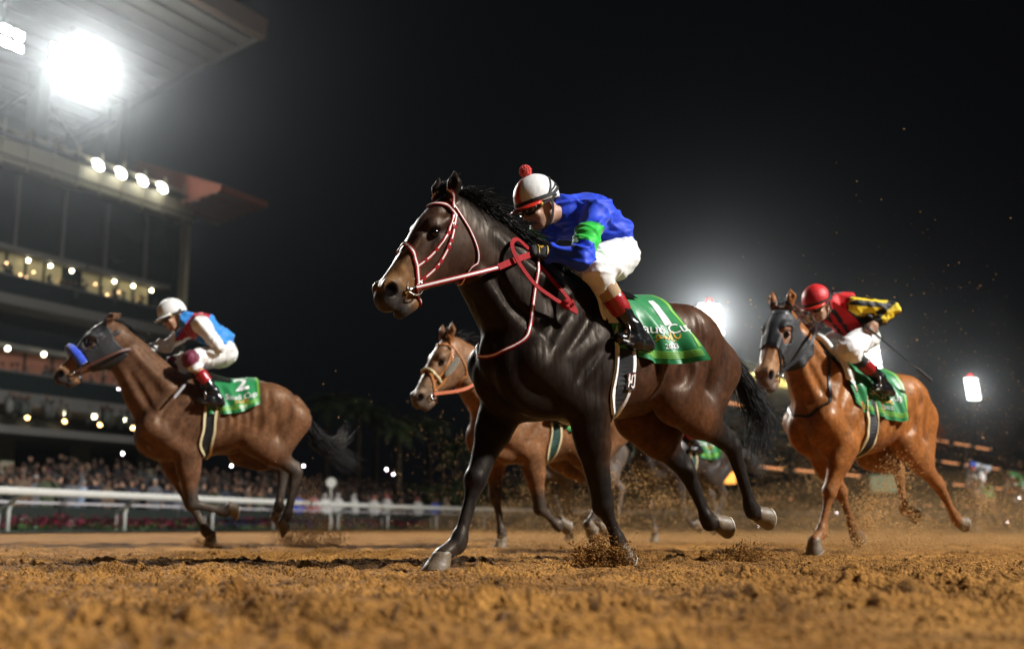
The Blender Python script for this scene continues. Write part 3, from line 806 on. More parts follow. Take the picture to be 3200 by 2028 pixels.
def squiggle(parts, w):
    """brush-written script strokes as flat ribbons (x right, y up)"""
    V = []; Fc = []; b = 0
    for pts in parts:
        C = catmull(np.array(pts, float), 6); T = np.gradient(C, axis=0); T /= np.linalg.norm(T, axis=1, keepdims=True) + 1e-9
        N = np.c_[-T[:, 1], T[:, 0]]; n = len(C); ww = w*(.45 + .75*np.abs(np.sin(np.linspace(.3, 2.9, n))))[:, None]
        A = C - N*ww; B = C + N*ww
        V.append(np.c_[np.stack([A, B], 1).reshape(-1, 2), np.zeros(2*n)])
        i = np.arange(n-1)*2 + b
        Fc += [np.stack([i, i+2, i+1], 1), np.stack([i+1, i+2, i+3], 1)]; b += 2*n
    return np.concatenate(V), np.concatenate(Fc)

SCRIPT = [[(-.052, -.004), (-.05, .010), (-.042, .012), (-.040, .0), (-.050, -.010), (-.058, -.018)], [(-.044, -.004), (-.030, .002), (-.024, .010), (-.020, -.002), (-.012, .004), (-.006, -.004), (.004, .002), (.010, .012), (.012, -.004), (.020, -.014), (.032, -.012)],
          [(.018, .03), (.016, .008), (.02, -.004)], [(.032, .034), (.030, .01), (.036, -.004), (.046, .0), (.05, .014)]]

def saddle_set(root, F, cl, length, number, mats, tend, girth_x, zc, num_s, num_t, txt_s, txt_t, girth_lean=0.0, pad=True, pad_mat=None, girth_mats=None, s_pad=.0, logo=None, sides=(1, -1)):
    G, W, Y, LIME, GOLD = mats
    so = link('saddle_cloth', cloth_mesh(cl, tend), G, root)
    for sg in sides:
        V, Fc = text_mesh(number, .26, .006); V[:, 1] -= .09
        on_cloth(cl, length, V, Fc, num_s, num_t, sg, W, 'number', so, .004)
        V, Fc = text_mesh('Saudi Cup', .082, .0002, 0.1, .92); V[:, 1] -= .02
        on_cloth(cl, length, V, Fc, txt_s, txt_t, sg, W, 'lettering', so, .004)
        V, Fc = squiggle(SCRIPT, .0028)
        on_cloth(cl, length, V*np.array([1.3, 1.2, 1]), Fc, txt_s + .01, txt_t + .045, sg, GOLD, 'script_lettering', so, .004)
        V, Fc = text_mesh('2023', .04, .0004); on_cloth(cl, length, V, Fc, txt_s + .02, txt_t + .105, sg, W, 'year_lettering', so, .004)
        for q in range(4):
            o = .030 + .011*q
            link('stripe', cloth_mesh(cl, lambda s_: tend(s_) - o, (sg,), 30, 2, .003, .05, .97, lambda s_: tend(s_) - o - .0055, 'stripe'), LIME, so)
        me = cloth_mesh(cl, lambda s_: tend(s_) - .08, (sg,), 2, 24, .003, .955, .985, .06, 'stripe'); link('stripe', me, LIME, so)
    # girth round the barrel
    ang = np.linspace(R_(62), R_(298), 60)
    R = trunk_ring(F, girth_x, zc, ang, .006); R[:, 0] += girth_lean*(zc - R[:, 2])
    R, N = F.snap(R, .006)
    gm = girth_mats or (mat('girth_black', (.010, .010, .011), .75, bump=.3, bscale=200), W)
    g = link('girth', ribbon(R, N, .085, .010), gm[0], root)
    for dx in (-.052, .052):
        Rp = R.copy(); Rp[:, 0] += dx; Rp, Np = F.snap(Rp, .004)
        link('edging', ribbon(Rp, Np, .022, .016), gm[1], g)
    return so, g

def hood(root, F, hf, material, u1=.36, eye_r=.052, name='hood', grow=.006):
    """stretch hood over the head: follows the head, open at the eyes, ears and muzzle"""
    V, Q = F.V, F.Q; q = (V - hf.o)/hf.k; u = q @ hf.u; v = q @ hf.v; w = q @ hf.w
    ins = (u > .035 - .06*(v < -.05)) & (u < u1 - .25*np.maximum(0, v*.0) + .35*np.minimum(0, v + .02)*-.45) & (np.abs(w) < .15) & (v < .115) & (v > -.31)
    ins &= ~((v < -.10) & (u < .06))
    for sg in (1, -1): ins &= ~(((u - .250)**2 + ((v + .012)*1.05)**2 < eye_r**2) & (w*sg > 0))
    nrm = vnormals(V, Q); f = Q[np.all(ins[Q], axis=1)]; ids = np.unique(f); mp = np.full(len(V), -1); mp[ids] = np.arange(len(ids))
    me = mesh_np(name, V[ids] + nrm[ids]*grow, mp[f], True); o = link(name, me, material, root)
    m = o.modifiers.new('thick', 'SOLIDIFY'); m.thickness = .004; m.offset = 1
    return o

def fleece(root, F, hf, material, u=.40, r=.030):
    pts = [hf(*p) for p in ((u, .05, .0), (u, .02, .05), (u + .005, -.05, .085), (u + .01, -.125, .08))]
    pts = pts[::-1] + [hf(*p) for p in ((u, .02, -.05), (u + .005, -.05, -.085), (u + .01, -.125, -.08))]
    C, N = F.snap(catmull(pts, 8), r*.55); r_ = np.random.default_rng(3); mb = MB(); mb.tube(list(C), [r*.7] + [r]*(len(C)-2) + [r*.7], 16)
    V = np.array(mb.v); V += r_.normal(size=V.shape)*.0025; mb.v = [tuple(p) for p in V]
    return mb.build('fleece_noseband', material, root, True)
# ---------------------------------------------------------------- riders
def nv(v): v = np.asarray(v, float); return v/np.linalg.norm(v)
class HF:
    """head frame: f = facing, u = crown, l = left"""
    def __init__(s, c, f, u, yaw=0.0):
        s.c = np.asarray(c, float); s.f = nv(f); s.l = nv(np.cross(u, s.f)); s.u = np.cross(s.f, s.l)
        if yaw:
            cc, sn = math.cos(yaw), math.sin(yaw); f2 = s.f*cc + s.l*sn; s.l = s.l*cc - s.f*sn; s.f = f2
        s.M = np.stack([s.f, s.l, s.u])
    def __call__(s, f, l, u): return s.c + s.f*f + s.l*l + s.u*u

def crumple(V, Q, amp, fa=16.0, fb=5.0, seed=0, axis=(0.4, 0.2, 1.0), mask=None):
    n = vnormals(V, Q); a = nv(axis); b = nv(np.cross(a, (0.3, 1, 0.2))); c = np.cross(a, b)
    pa = V @ a; pb = V @ b; pc = V @ c
    def ridge(x, y, sd):
        n1 = fbm(x, y, 2, sd); return np.clip(1 - np.abs(n1 - .375)/.13, 0, 1)**1.5
    wp = fbm(pb*4, pc*4, 2, seed + 9)*3
    w1 = ridge(pa*fa + wp, pb*fb*.6 + pc*fb*.4, seed); w2 = ridge(pb*fa*.8 + pa*fa*.5 - wp, pc*fb*.6 + pa*2, seed + 5); w3 = fbm(pa*7, pb*5 + pc*5, 2, seed + 2) - .37
    d = amp*(.55*w1 + .45*w2 - .30 + .9*w3)
    for _ in range(3):
        acc = np.zeros(len(V)); cnt = np.zeros(len(V))
        for j in range(4):
            a_, b_ = Q[:, j], Q[:, (j+1) % 4]; acc += np.bincount(a_, d[b_], len(V)) + np.bincount(b_, d[a_], len(V)); cnt += np.bincount(a_, minlength=len(V)) + np.bincount(b_, minlength=len(V))
        d = .5*d + .5*acc/np.maximum(cnt, 1)
    if mask is not None: d = d*mask
    return V + n*d[:, None]

def vnormals(V, Q):
    n = np.zeros_like(V); fn = np.cross(V[Q[:, 2]] - V[Q[:, 0]], V[Q[:, 3]] - V[Q[:, 1]])
    for j in range(4):
        for ch in range(3): n[:, ch] += np.bincount(Q[:, j], fn[:, ch], len(V))
    return n/(np.linalg.norm(n, axis=1, keepdims=True) + 1e-12)

def bounds(pts, pad):
    P = np.array(pts); return P.min(0) - pad, P.max(0) + pad

def hand_field(F, wr, kn, palm_n, sgn, grow=0.0, curl=1.0):
    """closed hand: wr wrist, kn knuckle centre, palm_n direction the palm faces"""
    d = nv(kn - wr); p = nv(palm_n - d*np.dot(palm_n, d)); s = np.cross(d, p)   # s: across the knuckles
    g = grow
    F.cone(wr, wr + d*.03, .026 + g, .030 + g, .012, 1.25, 1.3, lat=s)
    F.cone(wr + d*.03, wr + d*.085, .021 + g, .019 + g, .012, 2.0, 2.3, lat=s)
    for i, (o, L) in enumerate(((-.030, .036), (-.010, .041), (.011, .039), (.030, .031))):
        k0 = wr + d*.085 + s*o; k1 = k0 + d*L*.75 + p*L*.65; k2 = k1 + p*L*.75 - d*L*.35; k3 = k2 - d*L*.75 + p*.004
        r = .0098 + g
        F.cone(k0, k1, r, r*.95, .004); F.cone(k1, k2, r*.95, r*.9, .004); F.cone(k2, k3, r*.9, r*.8, .004)
    t0 = wr + d*.025 - s*.026*1.0 + p*.008; t1 = wr + d*.062 - s*.042 + p*.026; t2 = t1 + d*.030 + s*.016 + p*.012
    F.cone(t0, t1, .014 + g, .012 + g, .008); F.cone(t1, t2, .0115 + g, .009 + g, .004)

def build_jockey(J, loc, heading, vox, C, label, name='person', seed=0):
    """J: joints in the mount's own axes. C: colours and materials"""
    root = empty(name, loc, 0); root.rotation_euler = (0, 0, math.atan2(-math.sin(heading), -math.cos(heading)))
    A = {k: np.array(v, float) for k, v in J.items() if k not in ('headf', 'headu', 'yaw')}
    H = HF(A['head'], J['headf'], J['headu'], J.get('yaw', 0.0))
    lo, hi = bounds([A[k] for k in A], .20)
    # --- the body itself: one continuous figure
    F = Field(lo, hi, vox)
    tor = [A['pelvis'], A['lumbar'], A['thorax'], A['neck']]
    F.chain(tor[:3], [.105, .095, .11], .04, [1.35, 1.35, 1.4])
    F.cone(A['thorax'], A['neck'], .09, .06, .03, 1.3, 1.1)
    F.cone(A['neck'], H(-.02, 0, -.06), .056, .052, .03)
    for s in 'LR':
        F.cone(A['thorax'], A['sh'+s], .08, .062, .03)
        F.cone(A['sh'+s], A['el'+s], .055, .042, .02); F.cone(A['el'+s], A['wr'+s], .042, .028, .015)
        hp = A['pelvis'] + np.array([0, .09 if s == 'L' else -.09, 0])
        F.cone(hp, A['kn'+s], .095, .058, .03); F.cone(A['kn'+s], A['an'+s], .057, .036, .02)
        F.cone(A['an'+s], A['an'+s]*.5 + A['toe'+s]*.5, .030, .018, .015)
        hand_field(F, A['wr'+s], A['ha'+s], np.array(J.get('palm'+s, (0.2, 0, -1))), 1 if s == 'L' else -1)
    M = H.M
    F.ell(H(-.005, 0, .025), (.098, .076, .10), .02, M)
    F.ell(H(.015, 0, -.055), (.072, .058, .068), .025, M)
    F.cone(H(.055, 0, -.095), H(.07, 0, -.105), .026, .020, .015)                     # chin
    F.cone(H(-.02, .052, -.06), H(.05, .03, -.10), .020, .018, .02); F.cone(H(-.02, -.052, -.06), H(.05, -.03, -.10), .020, .018, .02)
    F.cone(H(.088, 0, .005), H(.112, 0, -.035), .010, .0145, .012)                    # nose
    F.ell(H(.095, .013, -.038), (.012, .009, .009), .008, M); F.ell(H(.095, -.013, -.038), (.012, .009, .009), .008, M)
    for s in (1, -1):
        F.ell(H(.070, s*.033, .0), (.02, .018, .012), .012, M, 'sub')
        F.ell(H(.068, s*.045, -.035), (.022, .02, .018), .02, M)
        F.ell(H(-.008, s*.078, -.012), (.020, .009, .032), .006, M); F.ell(H(-.004, s*.088, -.010), (.010, .006, .018), .004, M, 'sub')
    F.ell(H(.092, 0, -.066), (.011, .024, .008), .006, M); F.ell(H(.089, 0, -.080), (.011, .021, .008), .006, M)
    F.cone(H(.104, -.02, -.0725), H(.104, .02, -.0725), .0035, .0035, .004, op='sub')
    V, Q = F.mesh(2, .4)
    skin = np.array(C['skin']); cols = np.tile(skin, (len(V), 1))
    ml = np.exp(-(((V - H(.10, 0, -.073)) @ H.u)**2/.00012 + ((V - H(.10, 0, -.073)) @ H.l)**2/.0006))*(((V - H.c) @ H.f) > .07)
    cols = cols*(1 - .45*ml[:, None]*np.array([.2, 1, .8]))
    link('body', mesh_np('rider_body', V, Q, True, cols), C['skin_mat'], root)
    # --- jacket
    F = Field(lo, hi, vox)
    F.chain([A['pelvis'] + (A['lumbar'] - A['pelvis'])*.25, A['lumbar'], A['thorax']], [.122, .122, .128], .05, [1.32, 1.34, 1.38])
    F.cone(A['thorax'], A['neck'], .124, .092, .04, 1.35, 1.05)
    F.cone(A['neck'], A['neck'] + nv(H(-.02, 0, -.06) - A['neck'])*.045, .082, .070, .02)
    for s in 'LR':
        sh, el, wr = A['sh'+s], A['el'+s], A['wr'+s]
        F.cone(A['thorax'] + (sh - A['thorax'])*.4, sh, .095, .078, .045)
        F.cone(sh, el, .074, .060, .025); F.cone(el, wr + (el - wr)*.12, .060, .046, .02)
        F.cone(wr + (el - wr)*.30, wr + (el - wr)*.05, .042, .037, .008)              # cuff
    V, Q = F.mesh(2, .4)
    limb = {}
    V = crumple(V, Q, C.get('wrinkle', .032), 17, 6, seed + 3)
    cols = C['jacket'](V, A)
    jk = link('jacket', mesh_np('jacket', V, Q, True, cols), C['jacket_mat'], root)
    # --- breeches
    F = Field(lo, hi, vox)
    F.cone(A['pelvis'], A['pelvis'] + (A['lumbar'] - A['pelvis'])*.3, .118, .112, .03, 1.4, 1.35)
    for s in 'LR':
        sg = 1 if s == 'L' else -1
        hp = A['pelvis'] + np.array([-.015, sg*.085, -.01]); kn = A['kn'+s]; an = A['an'+s]
        F.cone(hp, kn, .118, .077, .04, 1.0, 1.0); F.cone(hp + (kn - hp)*.35, kn, .10, .077, .03)
        F.cone(kn, kn + (an - kn)*.22, .075, .062, .02)
    V, Q = F.mesh(2, .4)
    V = crumple(V, Q, .022, 18, 6, seed + 11, (1, .1, .5))
    link('breeches', mesh_np('breeches', V, Q, True, C['breeches'](V, A)), C['breeches_mat'], root)
    # --- lower legs: band, boot top, boot
    for s in 'LR':
        kn, an, toe, heel = A['kn'+s], A['an'+s], A['toe'+s], A['heel'+s]; d = an - kn
        lo2, hi2 = bounds([kn, an, toe, heel], .12)
        if C.get('band'):
            F = Field(lo2, hi2, vox*.9); F.cone(kn + d*.12, kn + d*.52, .064, .056, .005); V, Q = F.mesh(1, .3)
            link('leg_band', mesh_np('leg_band', V, Q), C['band'], root)
        F = Field(lo2, hi2, vox*.9); F.cone(kn + d*.50, kn + d*.66, .060, .058, .005); V, Q = F.mesh(1, .3)
        link('boot_top', mesh_np('boot_top', V, Q), C['boot_top'], root)
        F = Field(lo2, hi2, vox*.9); F.cone(kn + d*.64, an, .055, .046, .02)
        F.cone(an, heel + (an - heel)*.35, .045, .040, .02); F.cone(heel + (toe - heel)*.08, heel + (toe - heel)*.55, .036, .040, .02); F.cone(heel + (toe - heel)*.5, toe, .042, .030, .02, 1.0, 1.15)
        F.cone(an, heel + (toe - heel)*.55, .044, .040, .03)
        V, Q = F.mesh(2, .4); V = crumple(V, Q, .006, 26, 8, seed + 2, (0, 0, 1))
        link('boot', mesh_np('boot', V, Q), C['boot'], root)
    # --- gloves
    if C.get('glove'):
        for s in 'LR':
            lo2, hi2 = bounds([A['wr'+s], A['ha'+s]], .13); F = Field(lo2, hi2, .0048)
            hand_field(F, A['wr'+s], A['ha'+s], np.array(J.get('palm'+s, (0.2, 0, -1))), 1 if s == 'L' else -1, .0025)
            F.cone(A['wr'+s], A['wr'+s] + nv(A['ha'+s] - A['wr'+s])*.02, .032, .034, .01, 1.1)
            V, Q = F.mesh(1, .3); gl = link('glove', mesh_np('glove', V, Q), C['glove'], root)
            if C.get('glove_patch') and s == 'L':
                dd = nv(A['ha'+s] - A['wr'+s]); pn = np.array(J.get('palm'+s, (0.2, 0, -1.0))); pn = nv(pn - dd*np.dot(pn, dd)); sd = np.cross(dd, pn); out = -pn
                for q, (ofs, ww) in enumerate(((.018, .052), (.062, .058))):
                    c0 = A['wr'+s] + dd*ofs
                    pts = [c0 + sd*a*ww + out*(.034 - .018*abs(a)) for a in np.linspace(-.8, .8, 9)]; pts, nn = F.snap(pts, .003)
                    link('piping', ribbon(pts, nn, .005, .003), C['glove_patch'], gl)
                c0 = F.snap([A['wr'+s] + dd*.04 + out*.035], .003)[0][0]
                for a in (-.6, 0, .6):
                    pts = [c0, c0 + (dd*math.cos(a) + sd*math.sin(a))*.018]; pts, nn = F.snap(pts, .003)
                    link('emblem', ribbon(pts, nn, .008, .002), C['glove_patch'], gl)
    # --- helmet
    n, m = 40, 18; Vh = []; Ch = []
    for i in range(m + 1):
        ph = (math.pi*.5)*(1 - i/m) if i < m else 0
        ph = R_(90) - (R_(90) + R_(14))*i/m
        for j in range(n):
            t = 2*math.pi*j/n; cf = math.cos(t)
            dip = (-.012*(cf < 0)*abs(cf)) * (i/m)**3
            p = H(.136*math.cos(ph)*cf - .008, .114*math.cos(ph)*math.sin(t), .050 + .128*math.sin(ph) + dip)
            Vh.append(p); Ch.append(C['cap'](t, ph, i/m))
    Fh = [(i*n+j, (i+1)*n+j, (i+1)*n+(j+1)%n, i*n+(j+1)%n) for i in range(m) for j in range(n)]
    hm = link('helmet', mesh_np('helmet', Vh, np.array(Fh), True, np.array(Ch)), C['cap_mat'], root)
    sol = hm.modifiers.new('shell', 'SOLIDIFY'); sol.thickness = .006; sol.offset = -1
    # peak
    Vp = []; k = 15
    for j in range(k):
        t = R_(-62) + R_(124)*j/(k-1); out = .055*math.cos(t*1.35)
        for r_, z in ((0, .030), (.5, .024), (1.0, .012)):
            Vp.append(H((.138 + out*r_)*math.cos(t) - .008, (.116 + out*r_)*math.sin(t), z))
    Fp = [(j*3+q, j*3+q+1, (j+1)*3+q+1, (j+1)*3+q) for j in range(k-1) for q in range(2)]
    pk = link('peak', mesh_np('peak', Vp, np.array(Fp), True), C['peak'], hm); sp = pk.modifiers.new('thick', 'SOLIDIFY'); sp.thickness = .005
    if C.get('cap_band'):
        pts = [H(.139*math.cos(R_(t)) - .008, .117*math.sin(R_(t)), .040 + (.0 if abs(t) < 100 else .05*((abs(t)-100)/80))) for t in range(-180, 180, 8)]
        nn = [nv(p - H.c - H.u*.04) for p in pts]
        link('cap_band', ribbon(pts, nn, .018, .003, True), C['cap_band'], hm)
        for bx in (-40, -68):
            pts = []
            for a in np.linspace(-95, 95, 25):
                ph = R_(90 - abs(a)); t0 = R_(180 + 0*a)
                dirv = np.array([-math.cos(ph)*0 + math.sin(R_(bx))*math.cos(R_(a)), math.sin(R_(a)), math.cos(R_(a))*math.cos(R_(bx))])
                pts.append(H(.139*dirv[0] - .008, .117*dirv[1], .050 + .131*dirv[2]))
            nn = [nv(p - H(-.008, 0, .05)) for p in pts]
            link('cap_strap', ribbon(pts, nn, .010, .003), C['cap_band'], hm)
    if C.get('pompom'):
        r = np.random.default_rng(4); bm = bmesh.new(); bmesh.ops.create_icosphere(bm, subdivisions=4, radius=.034)
        for v in bm.verts: v.co *= 1 + r.normal()*.07
        me = bpy.data.meshes.new('pompom'); bm.to_mesh(me); bm.free(); link('pompom', me, C['pompom'], hm, tuple(H(.005, 0, .050 + .128 + .024)))
    # chin strap
    for s in (1, -1):
        pts = [H(-.02, s*.100, .02), H(-.015, s*.088, -.04), H(.01, s*.062, -.10), H(.035, 0, -.135)]
        pts = catmull(pts, 6); nn = [nv(p - H(0, 0, -.03)) for p in pts]
        link('chin_strap', ribbon(pts, nn, .018, .004), C['strap'], hm)
    # --- goggles
    go = MB()
    for s in (1, -1):
        pts = [H(.100*1.0, s*.006, .016), H(.104, s*.03, .024), H(.094, s*.060, .018), H(.080, s*.072, .0), H(.092, s*.058, -.020), H(.108, s*.028, -.024), H(.112, s*.010, -.010)]
        go.tube(list(catmull(pts + [pts[0]], 5)), .007, 6, False)
    gg = go.build('goggles', C['goggle'], root, True)
    for s in (1, -1):
        c = H(.104, s*.038, .0); ring = []
        for j in range(16):
            t = 2*math.pi*j/16; ring.append(H(.106 - .020*(s*math.sin(t) > 0)*abs(math.sin(t)) + .0, s*.038 + .034*math.sin(t), .0 + .022*math.cos(t)))
        Vv = [H(.118, s*.036, .0)] + ring; link('lens', mesh_np('lens', Vv, np.array([(0, 1+j, 1+(j+1)%16) for j in range(16)])), C['lens'], gg)
    pts = [H(.078, .076, .002), H(.02, .104, .012), H(-.06, .108, .022)]
    for s in (1, -1):
        q = catmull([H(.078, s*.076, .002), H(.03, s*.094, .010), H(-.05, s*.116, .032)], 6); nn = [nv(p - H.c) for p in q]
        link('goggle_strap', ribbon(q, nn, .020, .003), C['strap'], gg)
        MB().lathe([(.002, -.004), (.012, -.004), (.014, 0), (.010, .006), (.002, .007)], H(.052, s*.090, .008), 14, Matrix.Rotation(math.atan2(H.l[1]*s, H.l[0]*s), 3, 'Z') @ Matrix.Rotation(R_(90), 3, 'Y')).build('strap_button', C['button'], gg, True)
    tag(root, label, 'jockey', 'jockeys riding in the race')
    return root, A, H
# ---------------------------------------------------------------- shared materials
M_shoe = mat('horseshoe_alloy', (.62, .58, .50), .45, .5)
M_hoof = mat('hoof_horn', (.15, .11, .07), .5, noise=.4, nscale=30, bump=.3, bscale=60)
M_eye = mat('eye_dark', (.003, .002, .002), .06, spec=.35, coat=.2)
M_black_hair = mat('black_hair', (.007, .0055, .005), .55, spec=.28)
M_coat_dark = coat_mat('dark_bay_coat', .42, .17, .18, .35)
M_red = mat('red_leather', (.28, .007, .010), .7, spec=.2, noise=.2, nscale=60, bump=.3, bscale=260)
M_white_strap = mat('white_strap', (.78, .77, .72), .5, noise=.08, nscale=40)
M_steel = mat('steel', (.55, .54, .52), .22, 1.0)
M_green = mat('green_satin', (.008, .20, .055), .42, noise=.12, nscale=9, sheen=.2, bump=.25, bscale=18)
M_white = mat('white_print', (.80, .80, .78), .55, noise=.05, nscale=30)
M_lime = mat('lime_print', (.22, .50, .06), .5)
M_gold = mat('gold_print', (.62, .38, .04), .5)
CLOTHM = (M_green, M_white, M_white, M_lime, M_gold)
M_skin = attr_mat('skin', .5, .15, 220, .4)
M_satin = attr_mat('racing_satin', .56, .8, 13, .25, .10, (1, 1, .6), .02, True)
M_breech = attr_mat('white_nylon', .58, .8, 15, .3, .1, (1, 1, .5), .02, True)
M_cap = attr_mat('cap_satin', .48, .25, 40, .35)
M_black_boot = mat('black_boot_leather', (.008, .008, .009), .2, spec=.6, bump=.25, bscale=40)
M_red_boot = mat('red_boot_leather', (.30, .012, .016), .25, bump=.3, bscale=60)
M_tan_band = mat('tan_knit', (.44, .30, .17), .85, noise=.15, nscale=90, bump=.6, bscale=220)
M_black = mat('black_fabric', (.010, .010, .011), .7, bump=.2, bscale=180)
M_black_gloss = mat('black_rubber', (.010, .010, .011), .35)
M_lens = mat('goggle_lens', (.05, .045, .035), .05, spec=.8, coat=1.0)
M_gold_button = mat('gold_button', (.55, .42, .10), .3, .6)
M_white_pad = mat('white_pad', (.78, .78, .74), .6, noise=.06, nscale=25, bump=.2, bscale=90)
M_red_pompom = mat('red_wool', (.62, .03, .02), .9, sheen=.5)
M_bright_red = mat('red_gloss', (.62, .03, .015), .35)

# ---------------------------------------------------------------- ground
def ground_h(x, y):
    """dirt surface: harrowed, cloddy, trodden"""
    near = (1 - sstep(12, 22, y))
    fine = (1 - sstep(7, 12, y))
    h = .045*(fbm(x*.9 + 5, y*1.6, 3, 1) - .45)
    h += .050*np.maximum(0, fbm(x*2.2, y*4.5, 3, 11) - .42)
    w = fbm(x*3, y*3, 2, 4)
    def lumps(s, a, sd, th): return a*np.maximum(0, vnoise(x/s + 1.7*w, y/s, sd) - th)/(1 - th)
    h += near*(lumps(.16, .024, 21, .5) + lumps(.085, .021, 22, .48)*(.3 + 1.1*w)) + fine*(lumps(.045, .023, 23, .48)*(.4 + 1.3*w) + lumps(.024, .023, 24, .42)*(.4 + 1.2*w))
    # trodden hollows
    for hx, hy, rx, ry, d in ((.93, 3.50, .17, .16, .09), (-.55, 2.72, .9, .12, .06), (.45, 2.95, .55, .10, .05), (-1.0, 4.3, .25, .16, .05), (1.6, 4.1, .3, .14, .06), (.1, 4.6, .2, .12, .04), (2.2, 4.7, .5, .16, .05), (1.25, 3.75, .2, .1, .05), (-.2, 3.6, .35, .1, .04), (.75, 4.9, .25, .12, .04), (-1.7, 5.2, .4, .14, .05), (1.9, 5.6, .4, .14, .05)):
        q = ((x - hx)/rx)**2 + ((y - hy)/ry)**2
        h += -d*np.exp(-q) + .45*d*np.exp(-((np.sqrt(q) - 1.7)**2)/.18)
    h *= near*.97 + .03
    # smooth raked band in the near right corner
    sm = sstep(.3, .9, x)*(1 - sstep(2.6, 3.1, y)); h = h*(1 - .75*sm) - .012*sm
    return h - .012
def base_z(x, y):
    return .035*sstep(8.5, 11.5, y)*(1 - sstep(-.2, 2.0, x)) + .02*sstep(9.5, 12, y)*sstep(-.2, 2, x)
rows = np.concatenate([np.linspace(-8, .7, 10), .75*np.exp(np.linspace(0, math.log(13/.75), 690)), 13*np.exp(np.linspace(.02, math.log(1500/13), 60))])
av = np.concatenate([np.linspace(-3.2, -.66, 8)[:-1], np.linspace(-.64, .64, 600), np.linspace(.66, 3.2, 8)[1:]])
YY, AA = np.meshgrid(rows, av, indexing='ij'); XX = AA*(np.maximum(YY, 0) + 1.0)
ZZ = ground_h(XX, YY) + base_z(XX, YY)
Vg = np.stack([XX.ravel(), YY.ravel(), ZZ.ravel()], 1); nr, nc = XX.shape
ii = (np.arange(nr-1)[:, None]*nc + np.arange(nc-1)[None]).ravel()
Fg = np.stack([ii, ii+1, ii+nc+1, ii+nc], 1)
def dirt_mat():
    m, nt, b = new_mat('track_dirt'); N = nt.nodes; L = nt.links
    tc = N.new('ShaderNodeTexCoord')
    n1 = N.new('ShaderNodeTexNoise'); n1.inputs['Scale'].default_value = 1.3; n1.inputs['Detail'].default_value = 8; n1.inputs['Roughness'].default_value = .7; L.new(tc.outputs['Object'], n1.inputs['Vector'])
    n2 = N.new('ShaderNodeTexNoise'); n2.inputs['Scale'].default_value = 55; n2.inputs['Detail'].default_value = 5; L.new(tc.outputs['Object'], n2.inputs['Vector'])
    r1 = N.new('ShaderNodeValToRGB'); e = r1.color_ramp.elements; e[0].position = .32; e[0].color = (.20, .086, .021, 1); e[1].position = .66; e[1].color = (.56, .275, .070, 1)
    L.new(n1.outputs['Fac'], r1.inputs[0])
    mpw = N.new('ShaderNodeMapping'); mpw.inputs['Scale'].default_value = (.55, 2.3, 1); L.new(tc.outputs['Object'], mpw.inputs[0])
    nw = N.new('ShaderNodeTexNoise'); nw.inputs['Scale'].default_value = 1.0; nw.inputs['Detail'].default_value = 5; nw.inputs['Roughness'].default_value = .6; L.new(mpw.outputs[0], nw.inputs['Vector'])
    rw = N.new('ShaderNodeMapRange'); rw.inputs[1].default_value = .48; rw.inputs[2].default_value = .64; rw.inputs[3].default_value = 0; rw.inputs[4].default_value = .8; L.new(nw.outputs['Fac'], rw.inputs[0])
    mw = N.new('ShaderNodeMix'); mw.data_type = 'RGBA'; mw.inputs[7].default_value = (.19, .090, .026, 1); L.new(rw.outputs[0], mw.inputs[0]); L.new(r1.outputs[0], mw.inputs[6])   # dark bands: shade of the near ground put into the dirt colour
    mx = N.new('ShaderNodeMix'); mx.data_type = 'RGBA'; mx.blend_type = 'MULTIPLY'; mx.inputs[0].default_value = .55
    r2 = N.new('ShaderNodeValToRGB'); e = r2.color_ramp.elements; e[0].position = .35; e[0].color = (.42, .38, .32, 1); e[1].position = .62; e[1].color = (1.1, 1.08, 1, 1); L.new(n2.outputs['Fac'], r2.inputs[0])
    L.new(mw.outputs[2], mx.inputs[6]); L.new(r2.outputs[0], mx.inputs[7]); L.new(mx.outputs[2], b.inputs['Base Color'])
    b.inputs['Roughness'].default_value = .95; b.inputs['Specular IOR Level'].default_value = .15
    bp = N.new('ShaderNodeBump'); bp.inputs['Strength'].default_value = .9; bp.inputs['Distance'].default_value = .028
    n3 = N.new('ShaderNodeTexNoise'); n3.inputs['Scale'].default_value = 90; n3.inputs['Detail'].default_value = 6; L.new(tc.outputs['Object'], n3.inputs['Vector'])
    vo = N.new('ShaderNodeTexVoronoi'); vo.inputs['Scale'].default_value = 48; L.new(tc.outputs['Object'], vo.inputs['Vector'])
    vo2 = N.new('ShaderNodeTexVoronoi'); vo2.inputs['Scale'].default_value = 130; L.new(tc.outputs['Object'], vo2.inputs['Vector'])
    ad = N.new('ShaderNodeMath'); ad.operation = 'MULTIPLY_ADD'; ad.inputs[1].default_value = -.8; L.new(vo.outputs['Distance'], ad.inputs[0]); L.new(n3.outputs['Fac'], ad.inputs[2])
    ad2 = N.new('ShaderNodeMath'); ad2.operation = 'MULTIPLY_ADD'; ad2.inputs[1].default_value = -.4; L.new(vo2.outputs['Distance'], ad2.inputs[0]); L.new(ad.outputs[0], ad2.inputs[2])
    L.new(ad2.outputs[0], bp.inputs['Height']); L.new(bp.outputs[0], b.inputs['Normal'])
    return m
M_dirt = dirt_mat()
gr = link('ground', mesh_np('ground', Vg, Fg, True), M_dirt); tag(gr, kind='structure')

# turf apron beyond the dirt, laid a little above it
def sheet(name, pts, z, material, kind='structure'):
    me = bpy.data.meshes.new(name); me.from_pydata([(x, y, z) for x, y in pts], [], [tuple(range(len(pts)))]); o = link(name, me, material); tag(o, kind=kind); return o
M_turf = mat('dark_turf', (.030, .045, .018), .95, noise=.5, nscale=3, bump=.6, bscale=30)
M_asphalt = mat('dark_paving', (.05, .048, .045), .9, noise=.3, nscale=2)
